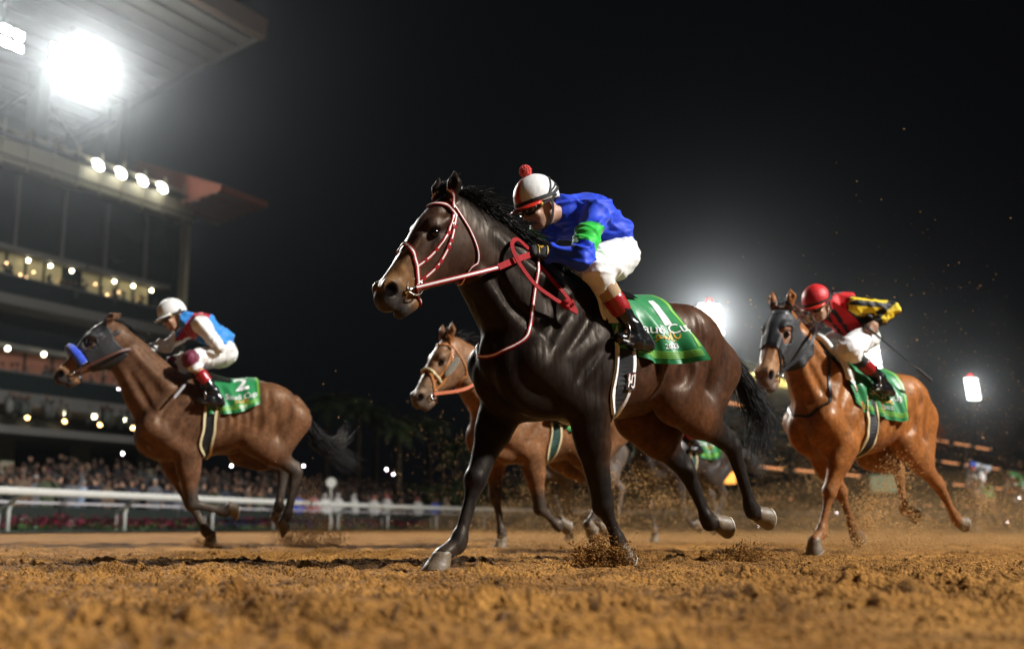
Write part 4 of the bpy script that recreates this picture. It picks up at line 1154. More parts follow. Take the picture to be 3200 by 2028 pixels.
# rail line: runs up the left, bends away to the right
RAIL = catmull([(-19.5, 8), (-16.2, 18), (-13.4, 28.6), (-10.6, 38.5), (-7.6, 49), (-3.6, 60), (3, 71), (13, 80), (27, 87), (45, 92), (70, 96), (100, 99)], 12)
def along(curve, step, start=0.0):
    d = np.r_[0, np.cumsum(np.linalg.norm(np.diff(curve, axis=0), axis=1))]; s = np.arange(start, d[-1], step)
    P = np.stack([np.interp(s, d, curve[:, k]) for k in range(2)], 1)
    T = np.stack([np.interp(s + .3, d, curve[:, k]) for k in range(2)], 1) - np.stack([np.interp(s - .3, d, curve[:, k]) for k in range(2)], 1)
    T /= np.linalg.norm(T, axis=1, keepdims=True); return P, T
def offset_curve(curve, o):
    T = np.gradient(curve, axis=0); T /= np.linalg.norm(T, axis=1, keepdims=True); return curve + np.c_[-T[:, 1], T[:, 0]]*o
inner = offset_curve(RAIL, -1.2); outer = [(x, y) for x, y in offset_curve(RAIL, 500.0)]
far = [(1400, 300), (1400, 1400), (-1400, 1400), (-1400, -8)]
sheet('turf', [tuple(p) for p in inner] + far + [(-25, -8)], .075, M_turf)
GZ = .08

# ---------------------------------------------------------------- running rail with gooseneck posts
M_rail = mat('white_rail_plastic', (.66, .66, .62), .5, noise=.08, nscale=3)
rail = empty('running_rail', (0, 0, 0)); tag(rail, 'white running rail on gooseneck posts along the edge of the track', 'railing')
n = 10; Pr, Tr = along(RAIL, 1.0); Vr = []
for p, t in zip(Pr, Tr):
    nrm = np.array([t[1], -t[0]])
    for k in range(n):
        a = 2*math.pi*k/n; Vr.append((p[0] + nrm[0]*.06*math.cos(a), p[1] + nrm[1]*.06*math.cos(a), 1.12 + .105*math.sin(a)))
m = len(Pr); link('top_rail', mesh_np('top_rail', Vr, np.array([(i*n+k, i*n+(k+1) % n, (i+1)*n+(k+1) % n, (i+1)*n+k) for i in range(m-1) for k in range(n)])), M_rail, rail)
Pp, Tp = along(RAIL, 5.2, 23.5)
gooseneck = MB(); gooseneck.tube([(0, -.55, 0), (0, -.55, .55), (0, -.50, .72), (0, -.38, .84), (0, 0, 1.06)], [.055, .05, .05, .05, .045], 8)
gm = gooseneck.mesh('post', True); gm.materials.append(M_rail)
stay = MB().tube([(0, -.85, 0), (0, -.85, .6), (0, -.52, .80)], .035, 6).mesh('stay', True); stay.materials.append(M_rail)
for p, t in zip(Pp, Tp):
    o = link('post', gm, None, rail, (p[0], p[1], GZ - .02)); o.rotation_euler = (0, 0, math.atan2(-t[0], t[1]) + R_(0) + math.pi/2 - math.pi)
    o.rotation_euler = (0, 0, math.atan2(t[1], t[0]) + math.pi); o2 = link('stay', stay, None, rail, (p[0], p[1], GZ - .02)); o2.rotation_euler = o.rotation_euler
# low hoarding behind the flowers
M_hoard = mat('dark_green_hoarding', (.012, .018, .014), .8)
M_cap_white = mat('white_capping', (.62, .60, .62), .5)
fl = empty('hoarding_fence'); tag(fl, 'dark low hoarding with white capping boards behind the flower bed', 'fence')
H = offset_curve(RAIL, 2.6); Ph, Th = along(H, 3.4, 6)
pm = MB().box((-1.62, -.03, 0), (1.62, .03, .72)).mesh('panel'); pm.materials.append(M_hoard)
cm = MB().box((-1.5, -.16, .80), (1.5, .16, .86)).mesh('capping_board'); cm.materials.append(M_cap_white)
lm = MB().tube([(0, 0, 0), (0, 0, .8)], .025, 6).mesh('leg'); lm.materials.append(M_steel)
for k, (p, t) in enumerate(zip(Ph[:40], Th)):
    a = math.atan2(t[1], t[0])
    for nm_, me in (('panel', pm), ('capping_board', cm), ('leg', lm)):
        o = link(nm_, me, None, fl, (p[0], p[1], GZ)); o.rotation_euler = (0, 0, a)
# flower bed: red and violet petunias
def flower_bed():
    r = np.random.default_rng(5); Pf, Tf = along(offset_curve(RAIL, 1.5), .05, 6); Pf = Pf[:1500]; Vf = []; Ff = []; Cf = []; b = 0
    nst = 26000; idx = r.integers(0, len(Pf), nst); cs = vnoise(idx*.018, idx*0.0, 77); hue = vnoise(idx*.03 + 50, idx*0., 78)
    nrm = np.stack([-Tf[:, 1], Tf[:, 0]], 1)
    lat = r.normal(size=nst)*.34; hh = .30*(1 - (lat/1.1)**2).clip(.1) + r.normal(size=nst)*.05 + .12*vnoise(idx*.08, idx*0., 3)
    c = np.c_[Pf[idx] + nrm[idx]*lat[:, None], GZ + np.maximum(.02, hh*(.35 + .65*r.random(nst)))]
    s = .035 + .03*r.random(nst); q = r.normal(size=(nst, 3, 3)); Vf = c[:, None] + q*s[:, None, None]
    col = np.where((cs > .52)[:, None], np.array([.11, .004, .018]), np.array([.022, .007, .05])) * (.5 + r.random((nst, 1)))
    green = (c[:, 2] < GZ + .13 + .05*r.random(nst)) | (r.random(nst) < .12); col[green] = np.array([.03, .07, .012])*(.5 + r.random((green.sum(), 1)))
    o = link('flower_bed', mesh_np('flower_bed', Vf.reshape(-1, 3), np.arange(nst*3).reshape(-1, 3), False, np.repeat(col, 3, 0)), attr_mat('petals', .7))
    tag(o, 'bed of red and violet bedding flowers under the rail', 'flowers', kind='stuff')
flower_bed()

# ---------------------------------------------------------------- spectators behind the rail
def person_meshes(kind):
    F = Field((-.5, -.4, 0), (.5, .4, 2.35), .032)
    F.ell((0, 0, 1.62), (.095, .082, .125), .03); F.cone((0, 0, 1.40), (0, 0, 1.55), .06, .055, .02)
    F.cone((0, 0, 1.36), (0, 0, .95), .14, .14, .03, 1.5, 1.3)
    for s in (1, -1):
        F.cone((0, s*.10, .92), (0, s*.11, .05), .10, .06, .03)
        if kind == 'phone': el, wr, ha = (.18, s*.30, 1.22), (.22, s*.14, 1.52), (.23, s*.06, 1.58)
        elif kind == 'cheer' and s > 0: el, wr, ha = (.02, s*.36, 1.66), (.02, s*.30, 1.95), (.02, s*.30, 2.05)
        else: el, wr, ha = (-.02, s*.30, 1.12), (.10, s*.28, .90), (.14, s*.27, .82)
        F.cone((0, s*.20, 1.38), el, .06, .05, .03); F.cone(el, wr, .05, .035, .02); F.cone(wr, ha, .04, .04, .02)
    V, Q = F.mesh(1, .3); body = mesh_np('spectator_body', V, Q)
    G = Field((-.5, -.46, 0), (.5, .46, 2.2), .034)
    robe = kind == 'robe'
    G.cone((0, 0, 1.36), (0, 0, .95), .165, .165 if not robe else .18, .03, 1.5, 1.35)
    if robe: G.cone((0, 0, .95), (0, 0, .08), .18, .24, .03, 1.3, 1.25)
    for s in (1, -1):
        if not robe: G.cone((0, s*.10, .95), (0, s*.115, .08), .12, .08, .03)
        if kind == 'phone': el, wr = (.18, s*.30, 1.22), (.21, s*.17, 1.46)
        elif kind == 'cheer' and s > 0: el, wr = (.02, s*.36, 1.66), (.02, s*.31, 1.90)
        else: el, wr = (-.02, s*.30, 1.12), (.09, s*.285, .93)
        G.cone((0, s*.19, 1.38), el, .085, .072, .03); G.cone(el, wr, .07, .055, .02)
    V, Q = G.mesh(1, .3); cloth = mesh_np('spectator_clothes', V, Q)
    K = Field((-.3, -.3, 1.2), (.3, .3, 1.9), .025)
    if robe: K.ell((-.015, 0, 1.64), (.125, .115, .135), .03); K.cone((-.08, 0, 1.58), (-.07, 0, 1.34), .10, .13, .04, 1.3, 1.5); K.ell((.12, 0, 1.60), (.07, .075, .10), .02, None, 'sub')
    else: K.ell((-.02, 0, 1.665), (.108, .095, .10), .02); K.ell((.09, 0, 1.60), (.08, .09, .09), .02, None, 'sub')
    V, Q = K.mesh(1, .3); head = mesh_np('spectator_head', V, Q)
    return body, cloth, head
PM = {k: person_meshes(k) for k in ('suit', 'robe', 'phone', 'cheer')}
def flat(name, c, r=.8): return mat(name, c, r)
MSKIN = [flat('skin_light', (.42, .25, .17)), flat('skin_mid', (.32, .17, .10)), flat('skin_dark', (.14, .07, .04))]
MC = dict(navy=flat('navy_suit', (.018, .022, .04)), grey=flat('grey_suit', (.10, .10, .11)), black=flat('black_suit', (.012, .012, .013)), white=flat('white_robe_cloth', (.66, .64, .60)), blue=flat('bright_blue_cloth', (.03, .10, .60)),
          green=flat('olive_cloth', (.06, .075, .035)), sky=flat('pale_blue_cloth', (.28, .36, .50)), brown=flat('brown_cloth', (.12, .075, .045)), hair=flat('dark_hair', (.012, .010, .009)), greyhair=flat('grey_hair', (.30, .29, .28)),
          redscarf=flat('red_check_scarf', (.45, .12, .11)), whitescarf=flat('white_scarf', (.62, .60, .57)), pink=flat('pink_cloth', (.50, .18, .20)))
LOOK = {'suit_navy': ('suit', 'navy', 'hair', 'spectator in navy suit standing behind the white rail'), 'suit_grey': ('suit', 'grey', 'greyhair', 'grey-haired spectator in grey suit behind the white rail'),
        'suit_black': ('suit', 'black', 'hair', 'dark-haired spectator in black behind the white rail'), 'robe_white': ('robe', 'white', 'redscarf', 'spectator in white robe and red headscarf behind the rail'),
        'robe_plain': ('robe', 'white', 'whitescarf', 'spectator in white robe and white headscarf behind the rail'), 'phone_black': ('phone', 'black', 'hair', 'spectator in black raising a phone behind the rail'),
        'phone_green': ('phone', 'green', 'hair', 'spectator in olive jacket raising both hands behind the rail'), 'cheer_grey': ('cheer', 'grey', 'hair', 'spectator in grey waving one arm behind the rail'),
        'blue': ('suit', 'blue', 'hair', 'spectator in bright blue behind the white rail'), 'sky': ('suit', 'sky', 'greyhair', 'spectator in pale blue jacket behind the white rail'), 'brown': ('suit', 'brown', 'hair', 'spectator in brown coat behind the white rail'),
        'pink': ('suit', 'pink', 'hair', 'spectator in pink behind the white rail')}
r6 = np.random.default_rng(66)
def spectator(px, D, look, z=GZ, turn=None, scale=1.0):
    kind, cl, hd, lab = LOOK[look]
    x = (px - 1204)/2674*D*1.0; root = empty('person', (x, D, z)); root.rotation_euler = (0, 0, (turn if turn is not None else -1.0 + r6.normal()*.45)); root.scale = (scale,)*3
    for nm_, me, m_ in (('body', PM[kind][0], MSKIN[int(r6.integers(0, 3))]), ('clothes', PM[kind][1], MC[cl]), ('headscarf' if kind == 'robe' else 'hair', PM[kind][2], MC[hd])):
        o = link(nm_, me, None, root)
        if not me.materials: me.materials.append(m_)
        o.material_slots[0].link = 'OBJECT'; o.material_slots[0].material = m_
    if kind == 'phone' and cl == 'black':
        MB().box((.25, -.04, 1.58), (.262, .04, 1.74)).build('phone', M_black_gloss, root)
    SEEN[look] = SEEN.get(look, 0) + 1; k = SEEN[look]; tot = sum(1 for q in ALL_SPEC if q == look)
    if tot > 1: lab = lab + (', leftmost of its kind' if k == 1 else ', rightmost of its kind' if k == tot else ', %s such from the left' % ('', '', 'second', 'third', 'fourth', 'fifth', 'sixth', 'seventh', 'eighth', 'ninth', 'tenth', 'eleventh', 'twelfth')[k])
    tag(root, lab, 'spectator', 'spectators standing behind the rail')
def rail_depth(px):
    """distance at which the sight line through column px crosses the line 4 m behind the rail"""
    c = offset_curve(RAIL, 4.0); q = 1204 + 2674*c[:, 0]/c[:, 1]; o = np.argsort(q[:90]); return float(np.interp(px, q[:90][o], c[:90, 1][o]))
front = [(5, 'phone_black'), (35, 'suit_black'), (62, 'brown'), (95, 'suit_grey'), (122, 'phone_green'), (150, 'suit_black'), (178, 'cheer_grey'), (205, 'sky'), (232, 'suit_navy'), (262, 'brown'), (292, 'phone_black'), (318, 'suit_navy'),
         (345, 'suit_black'), (372, 'suit_grey'), (400, 'suit_navy'), (425, 'suit_grey'), (452, 'sky'), (486, 'suit_black'), (512, 'phone_green'), (536, 'suit_navy'), (566, 'phone_black'), (590, 'brown'), (615, 'phone_green'), (640, 'suit_black'), (708, 'blue'),
         (742, 'pink'), (770, 'robe_plain'), (800, 'robe_plain'), (838, 'robe_plain'), (884, 'robe_white'), (912, 'robe_white'), (946, 'brown'), (986, 'robe_white'), (1026, 'blue'), (1050, 'suit_grey'), (1092, 'robe_plain')]
front_far = [(1520, 86, 'robe_plain'), (1560, 88, 'pink'), (1610, 90, 'robe_plain'), (1690, 92, 'robe_white'), (1760, 92, 'robe_plain'), (1800, 93, 'pink'), (1850, 94, 'robe_plain'), (1900, 95, 'robe_white'), (1980, 96, 'suit_grey'), (2050, 97, 'robe_plain'), (2110, 98, 'robe_plain'), (2170, 98, 'brown'), (2330, 100, 'robe_plain')]
SEEN = {}; ALL_SPEC = [l for _, l in front] + [l for _, _, l in front_far]
for px, lk in front: spectator(px, rail_depth(px) + r6.normal()*.35, lk, scale=1.0 + r6.normal()*.04)
# dense crowd on the steps behind them: reads as one mass
def crowd_mass(name, label, P, colors, seed):
    r = np.random.default_rng(seed); bm = bmesh.new(); bmesh.ops.create_icosphere(bm, subdivisions=1, radius=1.0); S = np.array([v.co[:] for v in bm.verts]); T = np.array([[v.index for v in f.verts] for f in bm.faces]); bm.free()
    nP = len(P); c = np.array(colors)[r.integers(0, len(colors), nP)]*(.2 + 1.3*r.random((nP, 1))**2)
    hj = r.normal(size=(nP, 1, 1))*np.array([0, 0, .09]); body = P[:, None] + S[None]*np.array([.22, .22, .45])*(.85 + .3*r.random((nP, 1, 1))) + np.array([0, 0, .95]) + hj; head = P[:, None] + S[None]*np.array([.10, .10, .13]) + np.array([0, 0, 1.56]) + hj
    skin = np.array([.20, .11, .07])*(.15 + .9*r.random((nP, 1))**2)
    V = np.concatenate([body.reshape(-1, 3), head.reshape(-1, 3)]); k = len(S)
    Fc = np.concatenate([(T[None] + (np.arange(2*nP)*k)[:, None, None]).reshape(-1, 3)]); cols = np.concatenate([np.repeat(c, k, 0), np.repeat(skin, k, 0)])
    o = link(name, mesh_np(name, V, Fc, True, cols), attr_mat(name + '_cloth', .8)); tag(o, label, 'crowd', kind='stuff')
r7 = np.random.default_rng(77)
base = offset_curve(RAIL, 6.0); PB, TB = along(base, .42, 8); PB = PB[:190]; TB = TB[:190]; pts = []
for rowi in range(8):
    nn = np.stack([-TB[:, 1], TB[:, 0]], 1); q = PB + nn*(rowi*.85) + r7.normal(size=PB.shape)*.12; keep = (r7.random(len(q)) < .85) & (vnoise(np.arange(len(q))*.11, np.full(len(q), rowi*.6), 90) > .22)
    pts.append(np.c_[q, np.full(len(q), GZ + .05 + rowi*.20)][keep])
crowd_mass('crowd', 'dense dark crowd of spectators on the steps below the grandstand', np.concatenate(pts), [(.012, .012, .014), (.015, .015, .02), (.03, .027, .024), (.008, .008, .008), (.05, .05, .05), (.14, .13, .12), (.04, .015, .015)], 8)
ts = MB()
for rowi in range(8):
    c = offset_curve(RAIL, 6.0 + rowi*.85 - .42); cc = along(c, 4.0, 8)[0][:24]; c2 = along(offset_curve(RAIL, 6.0 + rowi*.85 + .43), 4.0, 8)[0][:24]
    for a, b, d, e in zip(cc[:-1], cc[1:], c2[1:], c2[:-1]):
        z1 = GZ + .05 + rowi*.20; z0 = GZ - .02
        ts.add([(*a, z0), (*b, z0), (*d, z0), (*e, z0), (*a, z1), (*b, z1), (*d, z1), (*e, z1)], [(4, 5, 6, 7), (0, 1, 5, 4), (2, 3, 7, 6)])
tt = ts.build('terrace_steps', M_asphalt); tag(tt, 'dark concrete viewing steps beneath the crowd', 'steps')
# phone lights in the crowd
M_flash = mat('phone_light', (1, 1, 1), .5, emit=(1, .86, .92), estr=30)
bmf = bmesh.new(); bmesh.ops.create_icosphere(bmf, subdivisions=2, radius=.034); mfl = bpy.data.meshes.new('phone_flash'); bmf.to_mesh(mfl); bmf.free(); mfl.materials.append(M_flash)
FL = sorted(((302, 1066, 44), (555, 1095, 50), (722, 1095, 56), (914, 1103, 62), (930, 1115, 62), (283, 914, 66), (1436, 1240, 30), (1950, 1205, 26), (2220, 1232, 24), (2372, 1170, 30), (2340, 1226, 22), (1770, 1236, 40)))
for kf, (px, py, D) in enumerate(FL):
    el = math.atan(473/2674) - math.atan((py - 763)/2674); o = link('phone_light', mfl, None, None, ((px - 1204)/2674*D*1.01, D, .22 + math.tan(el)*D)); s_ = 1.0 if D > 40 else .28; o.scale = (s_,)*3
    tag(o, 'tiny bright phone light in the dark, %s from the left of all twelve' % ('first', 'second', 'third', 'fourth', 'fifth', 'sixth', 'seventh', 'eighth', 'ninth', 'tenth', 'eleventh', 'twelfth')[kf], 'phone light', 'phone lights')

# ---------------------------------------------------------------- palms and shrubs beyond the rail
M_trunk = mat('palm_trunk', (.09, .065, .04), .9, noise=.4, nscale=6, bump=.8, bscale=12)
M_frond = mat('palm_frond', (.085, .13, .04), .6, noise=.4, nscale=2)
M_leaf = mat('shrub_leaf', (.035, .065, .018), .7, noise=.5, nscale=2)
def palm(px, D, h, R, seed, label):
    r = np.random.default_rng(seed); root = empty('palm_tree', ((px - 1204)/2674*D, D, GZ))
    MB().tube([(0, 0, 0), (.05, 0, h*.35), (.02, .05, h*.7), (0, 0, h)], [.26, .20, .18, .17], 10).build('trunk', M_trunk, root, True)
    V = []; Fc = []
    for i in range(34):
        a = r.random()*6.283; up = r.uniform(-.35, 1.1); L = R*(.8 + .35*r.random()); pts = []
        for k in range(9):
            t = k/8; pts.append(np.array([math.cos(a)*L*t*math.cos(up*(1-t*.3)), math.sin(a)*L*t*math.cos(up*(1-t*.3)), h + L*(math.sin(up)*t - .75*t*t)]))
        pts = np.array(pts); T = np.gradient(pts, axis=0); S = np.cross(T, (0, 0, 1)); S /= np.linalg.norm(S, axis=1, keepdims=True) + 1e-9
        for k in range(1, 9):
            for sg in (1, -1):
                for j in range(2):
                    p = pts[k-1] + (pts[k] - pts[k-1])*(j*.5); w = .55*math.sin(min(1, (k + j*.5)/8 + .12)*math.pi)**.6*R/2.6
                    b = len(V); tip = p + S[k]*sg*w + T[k]*.35 + np.array([0, 0, -.25*w]); V += [tuple(p), tuple(p + T[k]*.28), tuple(tip)]; Fc.append((b, b+1, b+2))
    me = bpy.data.meshes.new('crown'); me.from_pydata(V, [], Fc); link('crown', me, M_frond, root); tag(root, label, 'palm tree', 'palms behind the rail')
for px, D, h, R, sd, lab in ((938, 72, 6.4, 2.3, 1, 'short palm tree with single slender trunk behind the white rail'), (842, 80, 8.6, 3.0, 2, 'tall dark palm tree beside the galloping bay horse tail'), (770, 84, 9.2, 3.0, 3, 'dim palm tree rising above the bay horse rump'),
                             (1010, 82, 7.4, 2.8, 4, 'dim palm tree below the brown horse muzzle'), (1075, 78, 5.6, 2.4, 5, 'low palm tree behind the brown horse chest'), (885, 92, 9.0, 2.8, 6, 'far palm tree in the dark between two nearer palms')): palm(px, D, h, R, sd, lab)
def shrub(px, D, w, h, seed, label):
    r = np.random.default_rng(seed); n_ = 900; root = empty('shrub', ((px - 1204)/2674*D, D, GZ)); q = r.normal(size=(n_, 3)); q /= np.linalg.norm(q, axis=1, keepdims=True); rad = r.random(n_)**.4
    lob = 1 + .25*np.sin(q[:, 0]*5 + seed)*np.cos(q[:, 2]*4); c = q*(rad*lob)[:, None]*np.array([w, w*.7, h*.55]) + np.array([0, 0, h*.5]); V = c[:, None] + r.normal(size=(n_, 3, 3))*.16
    link('crown', mesh_np('crown', V.reshape(-1, 3), np.arange(3*n_).reshape(-1, 3), False), M_leaf, root); MB().tube([(0, 0, 0), (0, 0, h*.6)], [.10, .05], 6).build('stem', M_trunk, root)
    tag(root, label, 'shrub', 'shrubs behind the rail')
for i, (px, D, w, h) in enumerate(((1060, 70, 2.0, 2.6), (1120, 74, 2.4, 3.4), (980, 76, 2.2, 2.6), (860, 74, 2.4, 2.4), (1180, 84, 3.0, 3.6))): shrub(px, D, w, h, 40 + i, ['leafy shrub under the brown horse neck', 'tall leafy shrub behind the brown horse forelegs', 'rounded shrub beside the short palm', 'low shrub behind robed spectators', 'wide shrub behind the dark leader knee'][i])
# oval sign on a thin pole behind the rail
sp = empty('marker_pole', ((783 - 1204)/2674*46, 46, GZ)); MB().tube([(0, 0, 0), (0, 0, 1.7)], .03, 8).build('pole', M_rail, sp); MB().lathe([(.01, -.02), (.2, -.02), (.2, .02), (.01, .02)], (0, 0, 1.85), 18, Matrix.Rotation(R_(90), 3, 'X')).build('disc', M_rail, sp); tag(sp, 'round pale marker disc on thin pole behind the rail', 'marker')
# ---------------------------------------------------------------- horse one: dark bay, number 1
P1 = dict(tx=(1.0, 0.0), tz=0.0, withers=(.22, 1.56), poll=(1.00, 1.845), muz=(1.47, 1.38), chest=(.765, 1.06), hscale=1.04, hyaw=0.0,
          fL=((.60, 1.05), (.24, .83), (.115, .335), (-.01, .125), (-.06, .035), R_(-55)),
          fR=((.66, 1.06), (.56, .86), (.765, .46), (.885, .135), (1.01, .006), R_(2)),
          hL=((-.40, .93), (-.90, .68), (-1.07, .315), (-1.20, .275), R_(-100)),
          hR=((-.42, .86), (-.79, .54), (-.94, .245), (-1.08, .225), R_(-100)))
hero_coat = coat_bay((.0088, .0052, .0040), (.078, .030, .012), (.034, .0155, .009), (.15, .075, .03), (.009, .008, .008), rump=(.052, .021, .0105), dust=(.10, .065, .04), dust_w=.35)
L1, A1 = (.5, 6.3, 0), R_(37)
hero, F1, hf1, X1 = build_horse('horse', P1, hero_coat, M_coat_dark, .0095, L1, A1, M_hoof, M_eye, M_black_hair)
tag(hero, 'dark bay horse in red and white bridle, leading the field at the centre', 'horse', 'race horses')
make_mane(hero, F1, P1, hf1, M_black_hair, 950, .16, .8, wind=(-1, .3, -.05))
make_tail(hero, [(-.95, 0, 1.25), (-1.08, .02, 1.18), (-1.2, .03, 1.0), (-1.27, .04, .85), (-1.25, .05, .62)], M_black_hair, 700, .11, w=.0026)
bridle(hero, F1, hf1, M_red, M_white_strap, M_steel)
cl1 = Cloth(F1, .285, -.33, 1.15, (-.26, -.04), off=.022, seed=2, flare=.14)
tend1 = lambda s: .60 - .03*(1 - s)
sc1, g1 = saddle_set(hero, F1, cl1, .50, '1', CLOTHM, tend1, .075, 1.15, .80, .27, .72, .40, .12)
def pad_roll(root, cl, te, m=M_white_pad, r=.013):
    t = np.linspace(0, te, 24); mb = MB()
    for sg in (1, -1): mb.tube(list(cl.pos(np.full(24, .0), t, sg, .010)), [r]*22 + [r*1.1, r*.6], 8)
    o = mb.build('saddle_pad', m, root, True)
    link('pad_flap', cloth_mesh(cl, lambda s_: te*1.02 - .02*s_, (1, -1), 10, 24, .012, .0, .13), m, o)
    return o
pad_roll(hero, cl1, .43)
link('saddle', cloth_mesh(cl1, lambda s_: .19 - .25*(s_ - .4)**2, (1, -1), 20, 20, .02, .16, .60), M_black_boot, hero)
# reins, neck strap
NL = (.2, 1, .15)
bitL = F1.snap([hf1(.505, -.142, .085)], .02)[0][0]; bitR = F1.snap([hf1(.505, -.142, -.085)], .02)[0][0]
free_strap('rein', [bitL, (1.02, .15, 1.455), (.83, .165, 1.52)], NL, .026, .005, M_red, hero, M_white_strap)
free_strap('rein', [(.84, .167, 1.517), (.72, .16, 1.575), (.60, .13, 1.625)], NL, .036, .008, M_red, hero)
free_strap('rein', [bitR, (1.0, -.16, 1.47), (.80, -.165, 1.55), (.62, -.11, 1.64)], (.2, -1, .15), .026, .005, M_red, hero)
free_strap('rein_loop', [(.60, .11, 1.66), (.70, .14, 1.69), (.75, .165, 1.645), (.73, .19, 1.56), (.65, .22, 1.45), (.56, .25, 1.385), (.47, .27, 1.34), (.43, .285, 1.315)], (.25, 1, .35), .024, .006, M_red, hero)
free_strap('rein_loop', [(.59, .10, 1.63), (.53, .17, 1.53), (.46, .23, 1.42), (.425, .28, 1.33), (.435, .29, 1.305)], (.2, 1, .35), .024, .006, M_red, hero)
kb = MB()
for q, (dx, dz) in enumerate(((.0, 0), (.018, .012), (.014, -.016), (-.018, .010))): kb.tube([(.475+dx-.02, .275, 1.345+dz), (.475+dx, .295, 1.35+dz), (.475+dx+.02, .275, 1.345+dz*.4)], [.010, .017, .010], 8)
kb.build('rein_knot', M_red, hero, True)
strap('neck_strap', F1, [(.47, 0, 1.72), (.58, .18, 1.55), (.625, .2, 1.35), (.68, .2, 1.18), (.77, .10, 1.09), (.83, 0, 1.08), (.77, -.10, 1.11), (.68, -.2, 1.2), (.625, -.2, 1.36), (.58, -.18, 1.55)], .022, .005, M_red, hero, .004, 10, True, M_white_strap)
# emblem on the girth
def girth_emblem(root, F, x, z):
    p0, n0 = F.snap([(x, .30, z)], .020); p0 = p0[0]; n0 = n0[0]; a = nv(np.cross((0, 0, 1), n0)); b = np.cross(n0, a)
    def sh(poly, off, m, nm):
        me = bpy.data.meshes.new(nm); me.from_pydata([tuple(p0 + n0*off + a*q[0] + b*q[1]) for q in poly], [], [tuple(range(len(poly)))]); link(nm, me, m, g1)
    sh([(-.033, -.048), (.033, -.048), (.033, .048), (-.033, .048)], .001, M_black, 'emblem_patch')
    for poly in ([(-.024, .035), (-.015, .038), (-.013, .005), (-.004, .005), (-.004, .032), (.004, .034), (.004, -.012), (-.012, -.012), (-.018, -.035), (-.025, -.03), (-.02, -.004), (-.026, .002)],
                 [(.008, .036), (.024, .040), (.024, -.03), (.012, -.04), (.0, -.03), (.0, -.02), (.012, -.028), (.016, -.02), (.016, .026), (.008, .024)]):
        cx = sum(p[0] for p in poly)/len(poly); cy = sum(p[1] for p in poly)/len(poly)
        sh([(cx + (p[0]-cx)*1.25, cy + (p[1]-cy)*1.12) for p in poly], .003, M_red, 'emblem_edge'); sh(poly, .005, M_white_strap, 'emblem')
girth_emblem(hero, F1, .055, .98)
# stirrup
def stirrup(root, top, foot):
    MB().tube([top, (foot[0]-.0, foot[1]+.01, foot[2]+.11)], .008, 6).build('stirrup_leather', M_black, root)
    c = np.array(foot); pts = [c + np.array([0, .045*math.sin(t), .05 + .06*math.cos(t)]) for t in np.linspace(R_(25), R_(335), 16)]
    MB().tube(pts + [pts[0]], .006, 8).build('stirrup_iron', M_steel, root, True)
    MB().box((c[0]-.025, c[1]-.05, c[2]-.018), (c[0]+.025, c[1]+.05, c[2]-.008)).build('stirrup_tread', M_steel, root)

# ---------------------------------------------------------------- rider one: blue silks
def jacket_blue(V, A):
    C = np.tile(np.array([.012, .055, .62]), (len(V), 1))
    for s in 'LR':
        d = A['el'+s] - A['sh'+s]; t = ((V - A['sh'+s]) @ d)/(d @ d); q = V - A['sh'+s] - np.clip(t, 0, 1)[:, None]*d; r = np.linalg.norm(q, axis=1)
        lat = (V[:, 1] - A['thorax'][1])*(1 if s == 'L' else -1)
        m = (t > .36) & (t < .80) & (r < .095) & (lat > .14)
        C[m] = (.02, .50, .05)
    return C
plain = lambda c: (lambda V, A: np.tile(np.array(c, float), (len(V), 1)))
def cap_hero(t, ph, h):
    ta = (t + math.pi) % (2*math.pi) - math.pi
    if abs(ta) < R_(14): return (.70, .04, .015)
    if abs(abs(ta) - R_(86)) < R_(2) : return (.52, .52, .51)
    return (.76, .76, .74)
J1 = dict(pelvis=(-.06, 0, 1.735), lumbar=(-.05, 0, 1.85), thorax=(.09, 0, 1.94), neck=(.255, 0, 1.955), head=(.445, 0, 1.945), headf=(.90, 0, -.42), headu=(.42, 0, .90), yaw=.0,
          shL=(.20, .185, 1.90), elL=(.385, .29, 1.605), wrL=(.50, .155, 1.64), haL=(.60, .115, 1.655), palmL=(.1, -.75, -.65),
          shR=(.20, -.185, 1.91), elR=(.40, -.27, 1.70), wrR=(.53, -.15, 1.66), haR=(.62, -.10, 1.66), palmR=(.1, .75, -.65),
          knL=(.255, .25, 1.565), anL=(.035, .295, 1.27), toeL=(.135, .30, 1.205), heelL=(-.085, .31, 1.18),
          knR=(.255, -.25, 1.565), anR=(.035, -.295, 1.27), toeR=(.135, -.30, 1.205), heelR=(-.085, -.31, 1.18))
C1 = dict(skin=(.42, .24, .16), skin_mat=M_skin, jacket=jacket_blue, jacket_mat=M_satin, breeches=plain((.78, .78, .77)), breeches_mat=M_breech, band=M_tan_band, boot_top=M_red_boot, boot=M_black_boot,
          glove=M_black, glove_patch=M_gold, cap=cap_hero, cap_mat=M_cap, peak=M_bright_red, cap_band=M_black, pompom=M_red_pompom, strap=M_black, goggle=M_black_gloss, lens=M_lens, button=M_gold_button)
jockey1, JA1, JH1 = build_jockey(J1, L1, A1, .0075, C1, 'jockey in blue silks with green armbands and white cap with red bobble', seed=1)
stirrup(hero, (.02, .27, 1.36), (.10, .30, 1.185)); stirrup(hero, (.02, -.27, 1.36), (.10, -.30, 1.185))
